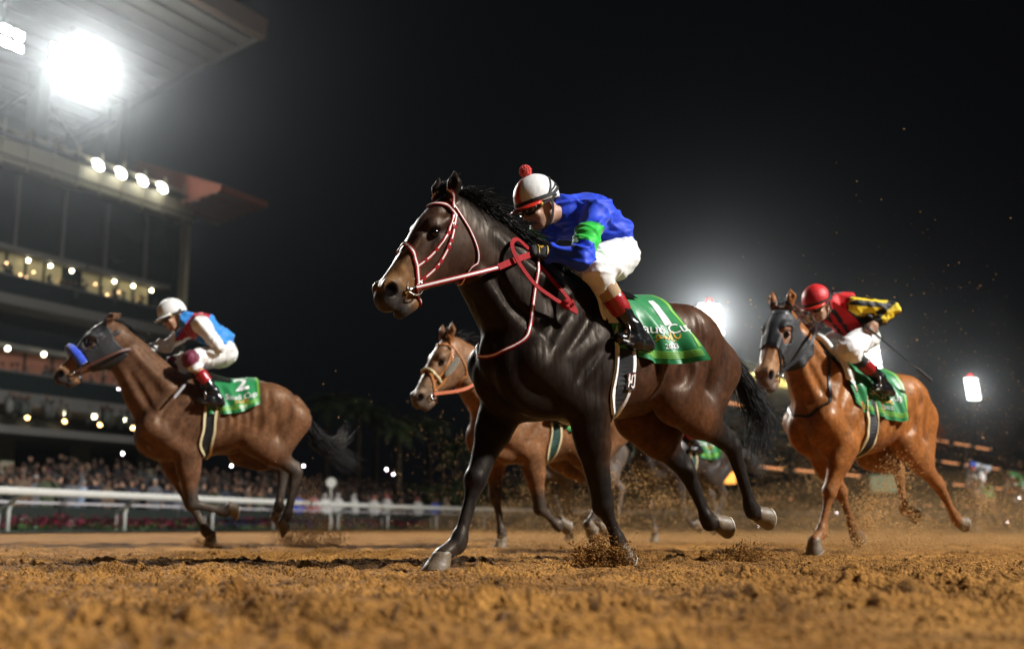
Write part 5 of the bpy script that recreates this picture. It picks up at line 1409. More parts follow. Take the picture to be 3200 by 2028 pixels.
# ---------------------------------------------------------------- horse two: bay with blue noseband, number 2
M_coat_bay = coat_mat('bay_coat', .46, .24, .25, .38)
M_hood = mat('black_hood', (.014, .014, .016), .62, noise=.3, nscale=12, bump=.3, bscale=70)
M_blue_fleece = mat('blue_fleece', (.012, .06, .55), .95, sheen=.6, bump=.6, bscale=160)
M_brown_leather = mat('brown_leather', (.10, .035, .02), .5, bump=.2, bscale=120)
M_gray_hair = mat('dusty_tail_hair', (.05, .045, .04), .6, noise=.5, nscale=6)
M_blue_pad = mat('blue_pad', (.03, .22, .62), .5, bump=.2, bscale=60)
M_cream = mat('cream_pad', (.62, .52, .30), .7, noise=.1, nscale=20, bump=.3, bscale=90)
M_maroon = mat('maroon_patch', (.13, .01, .035), .6)
P2 = dict(tx=(.879, -.083), tz=.035, withers=(.25, 1.575), poll=(.88, 1.985), muz=(1.35, 1.565), chest=(.60, 1.06), hscale=1.0, ear=((.01, .06), (-.05, .065), (-.145, .03)),
          fL=((.48, 1.07), (.17, .85), (.11, .39), (-.19, .315), (-.30, .325), R_(-82)),
          fR=((.50, 1.07), (.28, .84), (.09, .40), (-.06, .135), (-.11, .03), R_(-25)),
          hL=((-.44, .98), (-.83, .69), (-.76, .28), (-.76, .155), R_(-55)),
          hR=((-.38, .90), (-.76, .73), (-.72, .36), (-.75, .24), R_(-75)))
bay2 = coat_bay((.105, .050, .026), (.10, .045, .022), (.10, .048, .026), (.20, .10, .045), (.045, .036, .030), rump=(.13, .058, .026), leg_hi=.2, dust=(.13, .09, .06))
L2, A2 = (-2.85, 10.6, .03), R_(22)
horse2, F2, hf2, X2 = build_horse('horse', P2, bay2, M_coat_bay, .0135, L2, A2, M_hoof, M_eye, M_black_hair)
tag(horse2, 'bay horse with blue fleece noseband and black hood, beside the white rail', 'horse', 'race horses')
make_mane(horse2, F2, P2, hf2, M_black_hair, 260, .07, .25, wind=(-1, .3, -.3), seed=9, forelock=False)
make_tail(horse2, [(-.86, 0, 1.27), (-.95, .02, 1.16), (-1.06, .03, 1.0), (-1.22, .04, .88), (-1.46, .05, .70)], M_black_hair, 650, .12, 11, .0034)
make_tail(horse2, [(-.90, 0, 1.23), (-1.05, .02, 1.05), (-1.18, .03, .95), (-1.26, .04, 1.0), (-1.33, .05, 1.10)], M_gray_hair, 320, .08, 12, .0034)
hood(horse2, F2, hf2, M_hood); fleece(horse2, F2, hf2, M_blue_fleece, .40, .043)
for sg in (1, -1): link('eye_cup', torus_mesh(F2.snap([hf2(.250, -.012, sg*.11)], .004)[0][0], hf2.w*sg + hf2.u*.25, .050, .010), M_hood, horse2)
bridle(horse2, F2, hf2, M_black_gloss, None, M_steel, .018)
cl2 = Cloth(F2, .14, -.44, 1.2, (-.22, .0), off=.022, seed=5, flare=.05)
tend2 = lambda s: .56 - .10*s
sc2, g2 = saddle_set(horse2, F2, cl2, .54, '2', CLOTHM, tend2, -.005, 1.2, .70, .19, .66, .36, .10, girth_mats=(M_black, M_cream))
pad_roll(horse2, cl2, .30, M_blue_pad, .016)
link('saddle', cloth_mesh(cl2, .17, (1, -1), 16, 16, .02, .10, .55), M_black_boot, horse2)
b2L = F2.snap([hf2(.505, -.142, .085)], .02)[0][0]; b2R = F2.snap([hf2(.505, -.142, -.085)], .02)[0][0]
free_strap('rein', [b2L, (.92, .15, 1.68), (.76, .14, 1.76), (.60, .02, 1.80)], NL, .024, .005, M_brown_leather, horse2)
free_strap('rein', [b2R, (.92, -.15, 1.68), (.76, -.14, 1.76), (.62, -.08, 1.80)], (0, -1, .2), .024, .005, M_brown_leather, horse2)
def jacket2(V, A):
    C = np.tile(np.array([.035, .24, .66]), (len(V), 1)); x, y, z = V.T
    ax = nv(A['neck'] - A['lumbar']); t = (V - A['lumbar']) @ ax; L = np.linalg.norm(A['neck'] - A['lumbar'])
    sash = np.abs((t/L - .78) + (y)*-1.1*0 - .0) < .0
    C[(t/L > .58 + .25*(z - A['thorax'][2])) & (t/L < .98)] = (.42, .012, .03)
    for s in 'LR':
        sg = 1 if s == 'L' else -1
        for a, b, r in (('sh'+s, 'el'+s, .10), ('el'+s, 'wr'+s, .085)):
            d = A[b] - A[a]; tt = np.clip(((V - A[a]) @ d)/(d @ d), 0, 1); q = np.linalg.norm(V - A[a] - tt[:, None]*d, axis=1)
            C[(q < r) & ((y*sg > A['sh'+s][1]*sg - .035) | (a[0] == 'e'))] = (.78, .77, .74)
    return C
def breeches2(V, A):
    C = np.tile(np.array([.78, .77, .75]), (len(V), 1))
    for s in 'LR':
        C[np.linalg.norm(V - A['kn'+s], axis=1) < .095] = (.15, .012, .04)
    return C
J2 = dict(pelvis=(-.115, 0, 1.80), lumbar=(-.085, 0, 1.90), thorax=(.08, 0, 2.035), neck=(.215, 0, 2.085), head=(.345, 0, 2.115), headf=(.90, 0, -.42), headu=(.42, 0, .90), yaw=.25,
          shL=(.12, .185, 2.02), elL=(-.05, .27, 1.81), wrL=(.065, .23, 1.70), haL=(.13, .21, 1.62), palmL=(.3, -.9, -.2),
          shR=(.18, -.18, 2.03), elR=(.36, -.22, 1.88), wrR=(.53, -.11, 1.82), haR=(.62, -.07, 1.80), palmR=(.1, .7, -.7),
          knL=(.195, .25, 1.685), anL=(-.01, .30, 1.40), toeL=(.10, .30, 1.31), heelL=(-.105, .31, 1.29),
          knR=(.30, -.24, 1.70), anR=(.06, -.29, 1.42), toeR=(.16, -.30, 1.33), heelR=(-.05, -.31, 1.30))
C2 = dict(C1); C2.update(skin=(.45, .25, .16), jacket=jacket2, breeches=breeches2, band=None, glove=M_black, glove_patch=None, cap=lambda t, ph, h: (.74, .74, .72), peak=M_white_pad, cap_band=None, pompom=None)
jockey2, JA2, JH2 = build_jockey(J2, L2, A2, .010, C2, 'jockey in sky blue with red sash, white sleeves and plain white cap', seed=21)
stirrup(horse2, (-.03, .28, 1.50), (.06, .30, 1.30)); stirrup(horse2, (.02, -.28, 1.50), (.10, -.30, 1.32))
M_whip = mat('whip_black', (.012, .012, .013), .5)
def world_of(loc, ang, p): 
    h = np.array([-math.cos(ang), -math.sin(ang), 0]); l = np.array([math.sin(ang), -math.cos(ang), 0]); return np.array(loc) + h*p[0] + l*p[1] + np.array([0, 0, p[2]])
def whip(loc, ang, a, b, label, flap=M_whip):
    a = world_of(loc, ang, a); b = world_of(loc, ang, b); d = nv(b - a); root = empty('riding_whip', tuple(a))
    MB().tube([(0, 0, 0) - d*.08, (0, 0, 0) + d*.10], [.011, .010], 8).build('grip', M_whip, root, True)
    L = np.linalg.norm(b - a); MB().tube([d*.09, d*(L - .16)], [.007, .0045], 8).build('shaft', M_whip, root, True)
    MB().tube([d*(L - .17), d*(L - .15), d*L], [.006, .014, .012], 6).build('flap', flap, root)
    tag(root, label, 'whip', 'riding whips')
whip(L2, A2, (.13, .215, 1.60), (.33, .31, 1.32), 'short riding whip with pale flap in the left hand of blue-and-white jockey', mat('whip_flap_grey', (.35, .35, .37), .6))

# ---------------------------------------------------------------- horse three: chestnut with black hood
M_coat_chestnut = coat_mat('chestnut_coat', .42, .28, .25, .35)
M_chestnut_hair = mat('chestnut_hair', (.10, .028, .010), .45, noise=.3, nscale=12)
P3 = dict(tx=(.93, -.12), tz=.01, withers=(.22, 1.575), poll=(.76, 1.885), muz=(1.20, 1.42), chest=(.60, 1.05), hscale=1.08, hyaw=.22, ear=((.01, .06), (-.05, .11), (-.10, .15)),
          fL=((.50, 1.05), (.30, .86), (.47, .50), (.58, .19), (.665, .055), R_(-25)),
          fR=((.47, 1.05), (.20, .85), (-.01, .52), (-.13, .24), (-.20, .14), R_(-65)),
          hL=((-.52, .92), (-1.04, .57), (-1.28, .315), (-1.41, .265), R_(-105)),
          hR=((-.50, .86), (-.86, .72), (-.88, .385), (-1.02, .34), R_(-95)))
ch3 = coat_bay((.24, .084, .020), (.25, .092, .026), (.25, .095, .032), (.30, .16, .08), (.22, .088, .030), rump=(.28, .096, .022), leg_hi=.1, muzzle_dark=(.16, .11, .09), dust=(.25, .13, .05))
L3, A3 = (2.75, 9.28, -.02), R_(38)
horse3, F3, hf3, X3 = build_horse('horse', P3, ch3, M_coat_chestnut, .0125, L3, A3, M_hoof, M_eye, M_chestnut_hair)
tag(horse3, 'chestnut horse in black hood with large eye openings, at the right', 'horse', 'race horses')
make_mane(horse3, F3, P3, hf3, M_chestnut_hair, 320, .13, .6, wind=(-1, .3, .0), seed=19, forelock=False)
make_tail(horse3, [(-1.0, 0, 1.25), (-1.15, -.03, 1.2), (-1.35, -.06, 1.1), (-1.55, -.10, .95)], M_chestnut_hair, 140, .10, 21, .004)
hood(horse3, F3, hf3, M_hood, .40, .060)
bridle(horse3, F3, hf3, M_black_gloss, None, M_steel, .018)
cl3 = Cloth(F3, .40, -.40, 1.15, (-.26, .06), off=.022, seed=8, flare=.02)
tend3 = lambda s: .62
sc3, g3 = saddle_set(horse3, F3, cl3, .56, '3', CLOTHM, tend3, .07, 1.15, .62, .28, .60, .43, .08, girth_mats=(M_black, M_cream))
pad_roll(horse3, cl3, .44, M_white_pad, .028)
link('saddle', cloth_mesh(cl3, .17, (1, -1), 16, 16, .02, .10, .55), M_black_boot, horse3)
b3L = F3.snap([hf3(.505, -.142, .085)], .02)[0][0]
free_strap('rein', [b3L, (.80, .20, 1.55), (.66, .20, 1.70), (.50, .10, 1.80), (.36, .05, 1.83)], NL, .026, .005, M_black_gloss, horse3)
strap('neck_strap', F3, [(.42, 0, 1.72), (.46, .18, 1.50), (.48, .2, 1.33), (.52, .2, 1.18), (.62, .10, 1.09), (.68, 0, 1.08), (.62, -.10, 1.11), (.52, -.2, 1.2), (.47, -.2, 1.36), (.44, -.18, 1.55)], .022, .005, M_black_gloss, horse3, .004, 10, True)
def jacket3(V, A):
    C = np.tile(np.array([.010, .009, .010]), (len(V), 1)); x, y, z = V.T
    ang = np.degrees(np.arctan2(y, (z - A['lumbar'][2]) + .0)); t = (V - A['lumbar']) @ nv(A['neck'] - A['lumbar'])
    C[(np.abs(np.abs(y) - .10) < .045) | (np.abs(y) < .02)] = (.60, .012, .014)
    C[z < A['lumbar'][2] - .10 + .5*np.abs(y)*0] = (.60, .012, .014)
    for s in 'LR':
        sg = 1 if s == 'L' else -1
        for a, b, r in (('sh'+s, 'el'+s, .10), ('el'+s, 'wr'+s, .085)):
            d = A[b] - A[a]; tt = np.clip(((V - A[a]) @ d)/(d @ d), 0, 1); qv = V - A[a] - tt[:, None]*d; q = np.linalg.norm(qv, axis=1)
            e1 = nv(np.cross(d, (0, 0, 1))); e2 = nv(np.cross(e1, d)); th = np.arctan2(qv @ e1, qv @ e2)
            on = (q < r) & ((y*sg > A['sh'+s][1]*sg - .03) | (a[0] == 'e'))
            C[on] = (.010, .010, .010); C[on & (np.sin(th*3 + .6) > -.35)] = (.75, .52, .01)
            if a[0] == 'e': C[on & (tt > .82)] = (.012, .012, .012)
    return C
def cap_red(t, ph, h):
    return (.62, .02, .025) if int(((t + .2) % (2*math.pi))/(math.pi/3)) % 2 else (.50, .015, .018)
J3 = dict(pelvis=(-.15, 0, 1.80), lumbar=(-.11, 0, 1.90), thorax=(.04, 0, 2.01), neck=(.17, 0, 2.04), head=(.335, 0, 2.00), headf=(.90, 0, -.42), headu=(.42, 0, .90), yaw=.1,
          shL=(.09, .19, 2.0), elL=(-.20, .33, 1.99), wrL=(-.05, .27, 1.86), haL=(.0, .26, 1.80), palmL=(.3, -.8, -.4),
          shR=(.14, -.19, 2.0), elR=(.32, -.24, 1.88), wrR=(.40, -.12, 1.80), haR=(.45, -.07, 1.79), palmR=(.1, .7, -.7),
          knL=(.33, .26, 1.61), anL=(-.01, .30, 1.40), toeL=(.06, .30, 1.33), heelL=(-.17, .31, 1.29),
          knR=(.22, -.25, 1.62), anR=(.0, -.29, 1.40), toeR=(.10, -.30, 1.32), heelR=(-.12, -.31, 1.29))
C3 = dict(C1); C3.update(skin=(.45, .26, .17), jacket=jacket3, band=M_black, glove=None, cap=cap_red, peak=M_bright_red, cap_band=M_black, pompom=None)
jockey3, JA3, JH3 = build_jockey(J3, L3, A3, .010, C3, 'jockey in red and black with yellow striped sleeves and red cap', seed=31)
stirrup(horse3, (-.02, .28, 1.50), (.04, .30, 1.32)); stirrup(horse3, (.0, -.28, 1.50), (.08, -.30, 1.32))
whip(L3, A3, (.02, .27, 1.79), (-.51, .45, 1.41), 'long black whip in the left hand of red-capped jockey')

# ---------------------------------------------------------------- horse four: brown, tan bridle, half hidden
M_tan_leather = mat('tan_leather', (.42, .15, .03), .5, bump=.2, bscale=120)
M_orange_rein = mat('orange_rein', (.55, .13, .04), .6)
M_white_glove = mat('white_glove', (.75, .73, .66), .7)
M_sheepskin = mat('grey_sheepskin', (.16, .13, .09), .95, sheen=.4, bump=.6, bscale=90)
P4 = dict(tx=(1.0, -.02), tz=-.03, withers=(.22, 1.52), poll=(1.03, 1.775), muz=(1.445, 1.30), chest=(.755, 1.03), hscale=.99, ear=((.01, .06), (-.05, .11), (-.11, .155)),
          fL=((.58, 1.02), (.25, .83), (.14, .36), (-.09, .195), (-.19, .20), R_(-85)),
          fR=((.60, 1.02), (.43, .86), (.445, .46), (.385, .13), (.40, .008), R_(-8)),
          hL=((-.32, .88), (-.66, .62), (-.52, .27), (-.50, .16), R_(-60)),
          hR=((-.36, .86), (-.74, .60), (-.80, .25), (-.86, .17), R_(-85)))
br4 = coat_bay((.17, .075, .032), (.16, .072, .030), (.17, .085, .042), (.16, .10, .06), (.055, .040, .030), rump=(.16, .07, .03), leg_hi=.25, muzzle_dark=(.10, .07, .05))
L4, A4 = (.28, 10.5, .02), R_(38)
horse4, F4, hf4, X4 = build_horse('horse', P4, br4, M_coat_bay, .0135, L4, A4, M_hoof, M_eye, M_black_hair)
tag(horse4, 'brown horse in tan bridle half hidden behind the dark leader', 'horse', 'race horses')
make_mane(horse4, F4, P4, hf4, M_black_hair, 260, .15, .6, seed=29)
make_tail(horse4, [(-.97, 0, 1.2), (-1.1, .02, 1.15), (-1.3, .02, 1.12), (-1.5, .03, 1.0), (-1.62, .03, .98)], M_gray_hair, 320, .13, 31, .005)
bridle(horse4, F4, hf4, M_tan_leather, None, M_steel, .018)
for sg in (1, -1):
    p = F4.snap([hf4(.21, -.10, sg*.12)], .01)[0][0]
    o = bpy.data.meshes.new('cheek_pad'); bm = bmesh.new(); bmesh.ops.create_icosphere(bm, subdivisions=3, radius=1); bm.to_mesh(o); bm.free()
    c = link('cheek_pad', o, M_sheepskin, horse4); Mx = Matrix([[*(hf4.u*.12), 0], [*(hf4.v*.035), 0], [*(hf4.w*.02), 0], [0, 0, 0, 1]]).transposed()
    Rr = Matrix.Rotation(0, 4, 'X'); c.matrix_local = Matrix.Translation(p) @ Mx
fleece(horse4, F4, hf4, M_cream, .37, .012)
cl4 = Cloth(F4, .22, -.38, 1.13, (-.35, .0), off=.022, seed=12, flare=.03)
sc4, g4 = saddle_set(horse4, F4, cl4, .52, '4', CLOTHM, tend3, .07, 1.13, .62, .28, .60, .43, .08, girth_mats=(mat('dark_green_girth', (.01, .05, .035), .7), M_cream))
b4L = F4.snap([hf4(.505, -.142, .085)], .02)[0][0]
free_strap('rein', [b4L, (1.0, .15, 1.36), (.80, .17, 1.47), (.66, .10, 1.56)], NL, .030, .006, M_orange_rein, horse4)
free_strap('rein_loop', [(.66, .10, 1.57), (.72, .12, 1.68), (.60, .11, 1.74), (.52, .10, 1.66), (.55, .16, 1.50), (.50, .2, 1.38)], NL, .024, .006, M_orange_rein, horse4)
J4 = {k: (tuple(np.array(v, float) + np.array([.02, 0, -.06])) if k not in ('headf', 'headu', 'yaw', 'palmL', 'palmR') else v) for k, v in J1.items()}
J4.update(wrL=(.55, .13, 1.60), haL=(.65, .10, 1.585), elL=(.36, .26, 1.58))
C4 = dict(C1); C4.update(jacket=plain((.05, .10, .30)), glove=M_white_glove, glove_patch=None, cap=lambda t, ph, h: (.60, .66, .74), peak=M_white_pad, cap_band=None, pompom=None, band=None)
jockey4, _, _ = build_jockey(J4, L4, A4, .012, C4, 'jockey with white gloves on brown horse, hidden behind the dark leader', seed=41)
# ---------------------------------------------------------------- grandstand on the left (t along the front, s toward the track, z up)
ST_E = np.array([-20.9, 75.0]); ST_U = nv([.464, .886]); ST_N = np.array([ST_U[1], -ST_U[0]])
ST_ANG = math.atan2(ST_U[1], ST_U[0])
M_conc = mat('stand_concrete', (.10, .096, .088), .85, noise=.2, nscale=.6)
M_roofm = mat('roof_sheet', (.30, .29, .27), .6, noise=.15, nscale=.4)
M_fascia = mat('roof_fascia', (.26, .18, .14), .6)
M_glassd = mat('dark_glass', (.012, .017, .017), .22, spec=.4, noise=.3, nscale=.3)
M_truss = mat('cream_truss', (.34, .31, .22), .6)
M_room = mat('warm_room', (.32, .27, .15), .8, noise=.3, nscale=.8, emit=(.50, .42, .20), estr=.14)
M_roomred = mat('red_room', (.20, .08, .05), .8, noise=.3, nscale=.8, emit=(.45, .16, .08), estr=.035)
M_awning_redlight = mat('awning_painted_redlight', (.40, .13, .08), .7, noise=.2, nscale=1.0)  # base colour carries the red light on the underside
M_lampw = mat('flood_lamp', (1, 1, 1), .5, emit=(1, 1, .93), estr=60)
M_lampo = mat('facade_lamp', (1, 1, 1), .5, emit=(1, 1, .90), estr=14)
M_bulbw = mat('warm_white_bulb', (1, 1, 1), .5, emit=(1, .92, .62), estr=16)
M_bulby = mat('amber_bulb', (1, .8, .4), .5, emit=(1, .58, .20), estr=12)
M_bulbs = mat('faint_bulb', (1, .8, .5), .5, emit=(1, .62, .30), estr=5)
stand = empty('grandstand', (ST_E[0], ST_E[1], 0)); stand.rotation_euler = (0, 0, ST_ANG)
tag(stand, 'tall grandstand with big cantilevered roof and lit suites at the left', 'grandstand')
# local axes of the stand: x = t, y = -s
def sbox(nm, t0, t1, s0, s1, z0, z1, m_, parent=None):
    return MB().box((t0, -s1, z0), (t1, -s0, z1)).build(nm, m_, parent or stand)
TL = -46
# upper roof: rises toward its front lip
def slab_profile(nm, prof, t0, t1, m_, parent=None):
    V = [(t0, -s, z) for s, z in prof] + [(t1, -s, z) for s, z in prof]; k = len(prof)
    Fc = [tuple(range(k))[::-1], tuple(range(k, 2*k))] + [(i, (i+1) % k, k + (i+1) % k, k + i) for i in range(k)]
    return MB().add(V, Fc).build(nm, m_, parent or stand)
roof = slab_profile('upper_roof', [(-16, 28.6), (4.0, 33.1), (4.0, 34.0), (-16, 30.6)], TL, 0, M_roofm)
slab_profile('fascia', [(4.0, 32.9), (4.5, 32.9), (4.6, 34.3), (4.0, 34.3)], TL, .25, M_fascia, roof)
slab_profile('end_trim', [(-16, 28.5), (4.0, 33.0), (4.0, 33.4), (-16, 29.0)], 0.02, .3, M_roofm, roof)
for k in range(15):
    s = -14 + k*1.25; z = 28.6 + (s + 16)*.225
    slab_profile('rib', [(s, z - .26), (s + .22, z - .21), (s + .22, z + .02), (s, z - .03)], TL, -.4, M_roofm, roof)
for k, t in enumerate((-.6, -7.6, -14.6, -21.6)):
    sbox('column', t - .45, t + .45, -8.6, -7.4, 21.5, 30.0, M_conc)
for t in (-.6, -7.6, -14.6):
    MB().tube([(t, 8.0, 29.2), (t - 7, 8.0, 22.3)], .18, 6).build('brace', M_conc, stand); MB().tube([(t, 8.0, 22.3), (t - 7, 8.0, 29.2)], .12, 6).build('brace', M_conc, stand)
# main block and glass front
sbox('wall', TL, -.7, -20, -1.2, 0, 21.2, M_glassd)
for k in range(14): sbox('mullion', -.9 - k*3.3, -.75 - k*3.3, -1.2, -1.0, 15.9, 20.1, M_conc)
sbox('end_column', -.95, -.55, -1.3, -.7, 0, 20.3, M_truss)
# lighting truss band
band = sbox('truss_band', TL, -1.0, -1.1, -.1, 20.3, 21.6, M_truss)
sbox('walkway', TL, -1.0, -1.1, .5, 21.62, 21.75, M_conc, band)
for k in range(18):
    t = -2.2 - k*1.75
    MB().tube([(t, .0, 20.0), (t, -.15, 22.6)], .07, 6).build('bracket', M_truss, band)
    MB().tube([(t, -.10, 21.8), (t - 1.2, .35, 22.3)], .05, 6).build('bracket', M_truss, band)
MB().tube([(TL, -.08, 20.6), (-1.0, -.08, 20.6)], .06, 6).build('pipe', M_conc, band); MB().tube([(TL, -.14, 22.1), (-1.0, -.14, 22.1)], .05, 6).build('handrail', M_truss, band)
# awning at the end of the band, red light from below put into its colour
aw = slab_profile('awning', [(-5.0, 24.2), (-1.0, 21.1), (3.3, 21.75), (3.4, 22.1), (-4.3, 24.9)], -2.2, 2.4, M_awning_redlight)
for k in range(6): slab_profile('awning_rib', [(-1 + k*.75, 21.0 + k*.11), (-.8 + k*.75, 21.03 + k*.11), (-.8 + k*.75, 21.22 + k*.11), (-1 + k*.75, 21.2 + k*.11)], -2.1, 2.3, M_fascia, aw)
# storeys: slabs, balustrades, rooms
def slab(z, s1, th=.55, bal=True, tend=-.9):
    o = sbox('floor_slab', TL, tend, -1.6, s1, z - th, z, M_conc)
    if bal:
        b = sbox('balustrade', TL, tend, s1 - .12, s1 - .04, z + .02, z + 1.0, M_glassd, o); sbox('handrail', TL, tend, s1 - .16, s1, z + 1.0, z + 1.08, M_conc, o)
    return o
slab(12.6, 1.2); slab(7.2, 2.4); sl3 = slab(6.75, 3.2, .35, False); slab(5.2, 4.5, .4, False)
def opening(t0, t1, z0, z1, m_, n_p=4):
    o = sbox('suite', t0, t1, -1.25, -1.12, z0, z1, m_)
    sbox('canopy', t0 - .4, t1 + 1.0, -1.2, -.2, z1, z1 + .28, M_conc, o)
    for k in range(1, n_p): 
        t = t0 + (t1 - t0)*k/n_p; sbox('mullion', t - .06, t + .06, -1.10, -1.0, z0, z1, M_glassd, o)
    return o
opening(-15.8, -10.6, 12.6, 15.4, M_room); opening(-9.0, -3.7, 12.6, 15.4, M_room); opening(-23, -17.4, 12.6, 15.4, M_room)
opening(-30, -3.2, 7.25, 9.9, M_roomred, 14); opening(-30, -2.0, 1.5, 4.6, M_glassd, 16)
for k in range(6): sbox('pier', -5.2 - k*5.2, -4.4 - k*5.2, .4, 1.2, 0, 5.0, M_truss)
bs = bmesh.new(); bmesh.ops.create_uvsphere(bs, u_segments=10, v_segments=8, radius=1.0); ms = bpy.data.meshes.new('ball'); bs.to_mesh(ms); bs.free()
def bulb(nm, t, s, z, r, m_):
    me = BULB.get(m_.name)
    if me is None: me = ms.copy(); me.materials.append(m_); BULB[m_.name] = me
    o = link(nm, me, None, stand, (t, -s, z)); o.scale = (r, r, r)
BULB = {}
for t0 in (-14.6, -8.2):
    for k in range(3): bulb('ceiling_lamp', t0 + 1.2 + k*1.55, -.6, 15.15, .09, M_bulbw)
    for q in range(9): bulb('ceiling_lamp', t0 - .3 + (q*1.37 % 4.6), -1.0, 13.6 + (q*.73 % 1.3), .06, M_bulbs)
for k in range(5): bulb('ceiling_lamp', -15.1 + k*2.4 - 4.8*(k > 2)*0, .4, 9.75, .11, M_bulbw)
for k in range(4):
    bulb('ceiling_lamp', -13.3 + k*2.15, 3.0, 6.25, .105, M_bulbw); bulb('ceiling_lamp', -14.8 + k*2.5, 2.0, 5.95, .105, M_bulby)
# oval lamps on the truss
for t in (-9.7, -7.9, -6.1, -4.4):
    o = link('floodlight', MB().lathe([(.02, -.10), (.36, -.08), (.40, 0), (.36, .08), (.02, .10)], (0, 0, 0), 16, Matrix.Rotation(R_(62), 3, 'X')).mesh('floodlight', True), M_lampo, band, (t, -.35, 21.75))
# floodlight clusters under the upper roof
def cluster(t, s, z, n_, power, spot=True):
    root = empty('floodlight_cluster', (t, -s, z)); root.parent = stand
    for k in range(n_):
        dx = (k % (n_//2))*.85 - (n_//2 - 1)*.42; dz = (k//(n_//2))*.75
        MB().box((dx - .32, -.08, dz - .22), (dx + .32, .12, dz + .22)).build('housing', M_conc, root); link('lens', MB().box((dx - .29, -.10, dz - .19), (dx + .29, -.083, dz + .19)).mesh('lens'), M_lampw, root)
    MB().tube([(0, .1, 0), (0, .1, 2.6)], .08, 6).build('hanger', M_conc, root)
    return root
cluster(-11.9, .0, 27.2, 8, 0); cluster(-9.75, .0, 26.9, 4, 0); cluster(-16.6, .0, 27.0, 6, 0); cluster(-22.0, .0, 27.0, 8, 0)
def st_world(t, s, z): p = ST_E + ST_U*t + ST_N*s; return (p[0], p[1], z)
def spot_at(nm, loc, target, power, size_deg, radius, color=(1, .97, .9)):
    d = bpy.data.lights.new(nm, 'SPOT'); d.energy = power; d.spot_size = R_(size_deg); d.spot_blend = .8; d.shadow_soft_size = radius; d.color = color
    o = bpy.data.objects.new(nm, d); COL.objects.link(o); o.location = loc; o.rotation_euler = (Vector(loc) - Vector(target)).to_track_quat('Z', 'Y').to_euler(); return o
spot_at('roof_floodlight', st_world(-11.5, .6, 27.2), (0, 5, 0), FLOOD_L, 46, .9)
spot_at('roof_floodlight', st_world(-22.0, .6, 27.0), (1, 6, 0), FLOOD_L, 46, .9)
# people on the balconies: a far-off mass
r8 = np.random.default_rng(88); pp = []
for z, s, nq in ((12.6, .6, 60), (7.2, 1.6, 70), (5.2, 3.4, 70)):
    t = -r8.random(nq)*30 - 2; q = ST_E[None] + ST_U[None]*t[:, None] + ST_N[None]*(s + r8.normal(size=nq)*.3)[:, None]; pp.append(np.c_[q, np.full(nq, z)])
crowd_mass('balcony_crowd', 'guests crowding the grandstand balconies', np.concatenate(pp), [(.03, .03, .03), (.10, .10, .09), (.30, .30, .27), (.05, .06, .05), (.14, .12, .08)], 9)

# ---------------------------------------------------------------- second stand, far right, with amber ribbon lights
M_ribbon = mat('amber_ribbon', (1, .6, .3), .5, emit=(1, .40, .16), estr=1.1)
M_yroof = mat('cream_roof', (.46, .42, .24), .7)
fs = empty('far_stand', (31.0, 150, 0)); fs.rotation_euler = (0, 0, math.atan2(.788, .616)); tag(fs, 'low far grandstand with amber light strips behind the chestnut horse', 'grandstand')
def fbox(nm, t0, t1, s0, s1, z0, z1, m_, parent=None): return MB().box((t0, -s1, z0), (t1, -s0, z1)).build(nm, m_, parent or fs)
fbox('wall', -16, 120, -14, 0, 0, 14.5, M_glassd)
for k, z in enumerate((15.6, 11.6, 7.6, 3.8)):
    sl = fbox('floor_slab', -16, 120, -1, 2.0 + k*1.6, z - .5, z, M_conc)
    for q in range(9):
        if (k, q) in ((0, 1), (0, 2), (1, 0), (1, 1), (2, 4)): continue
        fbox('ribbon_light', -10 + q*13.0, -1.0 + q*13.0, 2.02 + k*1.6, 2.08 + k*1.6, z - .32, z - .14, M_ribbon, sl)
fbox('roof', -18, 9, -14, 6, 18.6, 19.8, M_yroof); fbox('roof_edge', -17, 10, -10, 7, 16.6, 17.2, M_yroof)
for k in range(4):
    lt = fbox('roof_lamp', -15 + k*6, -14 + k*6, 4.6, 5.0, 17.3, 17.5, M_bulbw); ld = bpy.data.lights.new('roof_lamp', 'POINT'); ld.energy = 420; ld.color = (1, .85, .45); ld.shadow_soft_size = .3
    lo_ = bpy.data.objects.new('roof_lamp_light', ld); COL.objects.link(lo_); lo_.parent = fs; lo_.location = (-14.5 + k*6, -5.6, 18.0)
for k in range(5): fbox('column', -15 + k*24, -14.4 + k*24, 3.0, 3.6, 0, 15, M_conc)
r9 = np.random.default_rng(99); t = r9.random(90)*60 - 14; q = np.array([31.0, 150]) + np.outer(t, [.616, .788]) + np.outer(1.2 + r9.random(90), [.788, -.616])
crowd_mass('far_crowd', 'spectators on the terrace of the far grandstand', np.c_[q, np.where(r9.random(90) < .6, 11.6, 7.6)], [(.3, .32, .28), (.1, .12, .1), (.25, .10, .08)], 10)
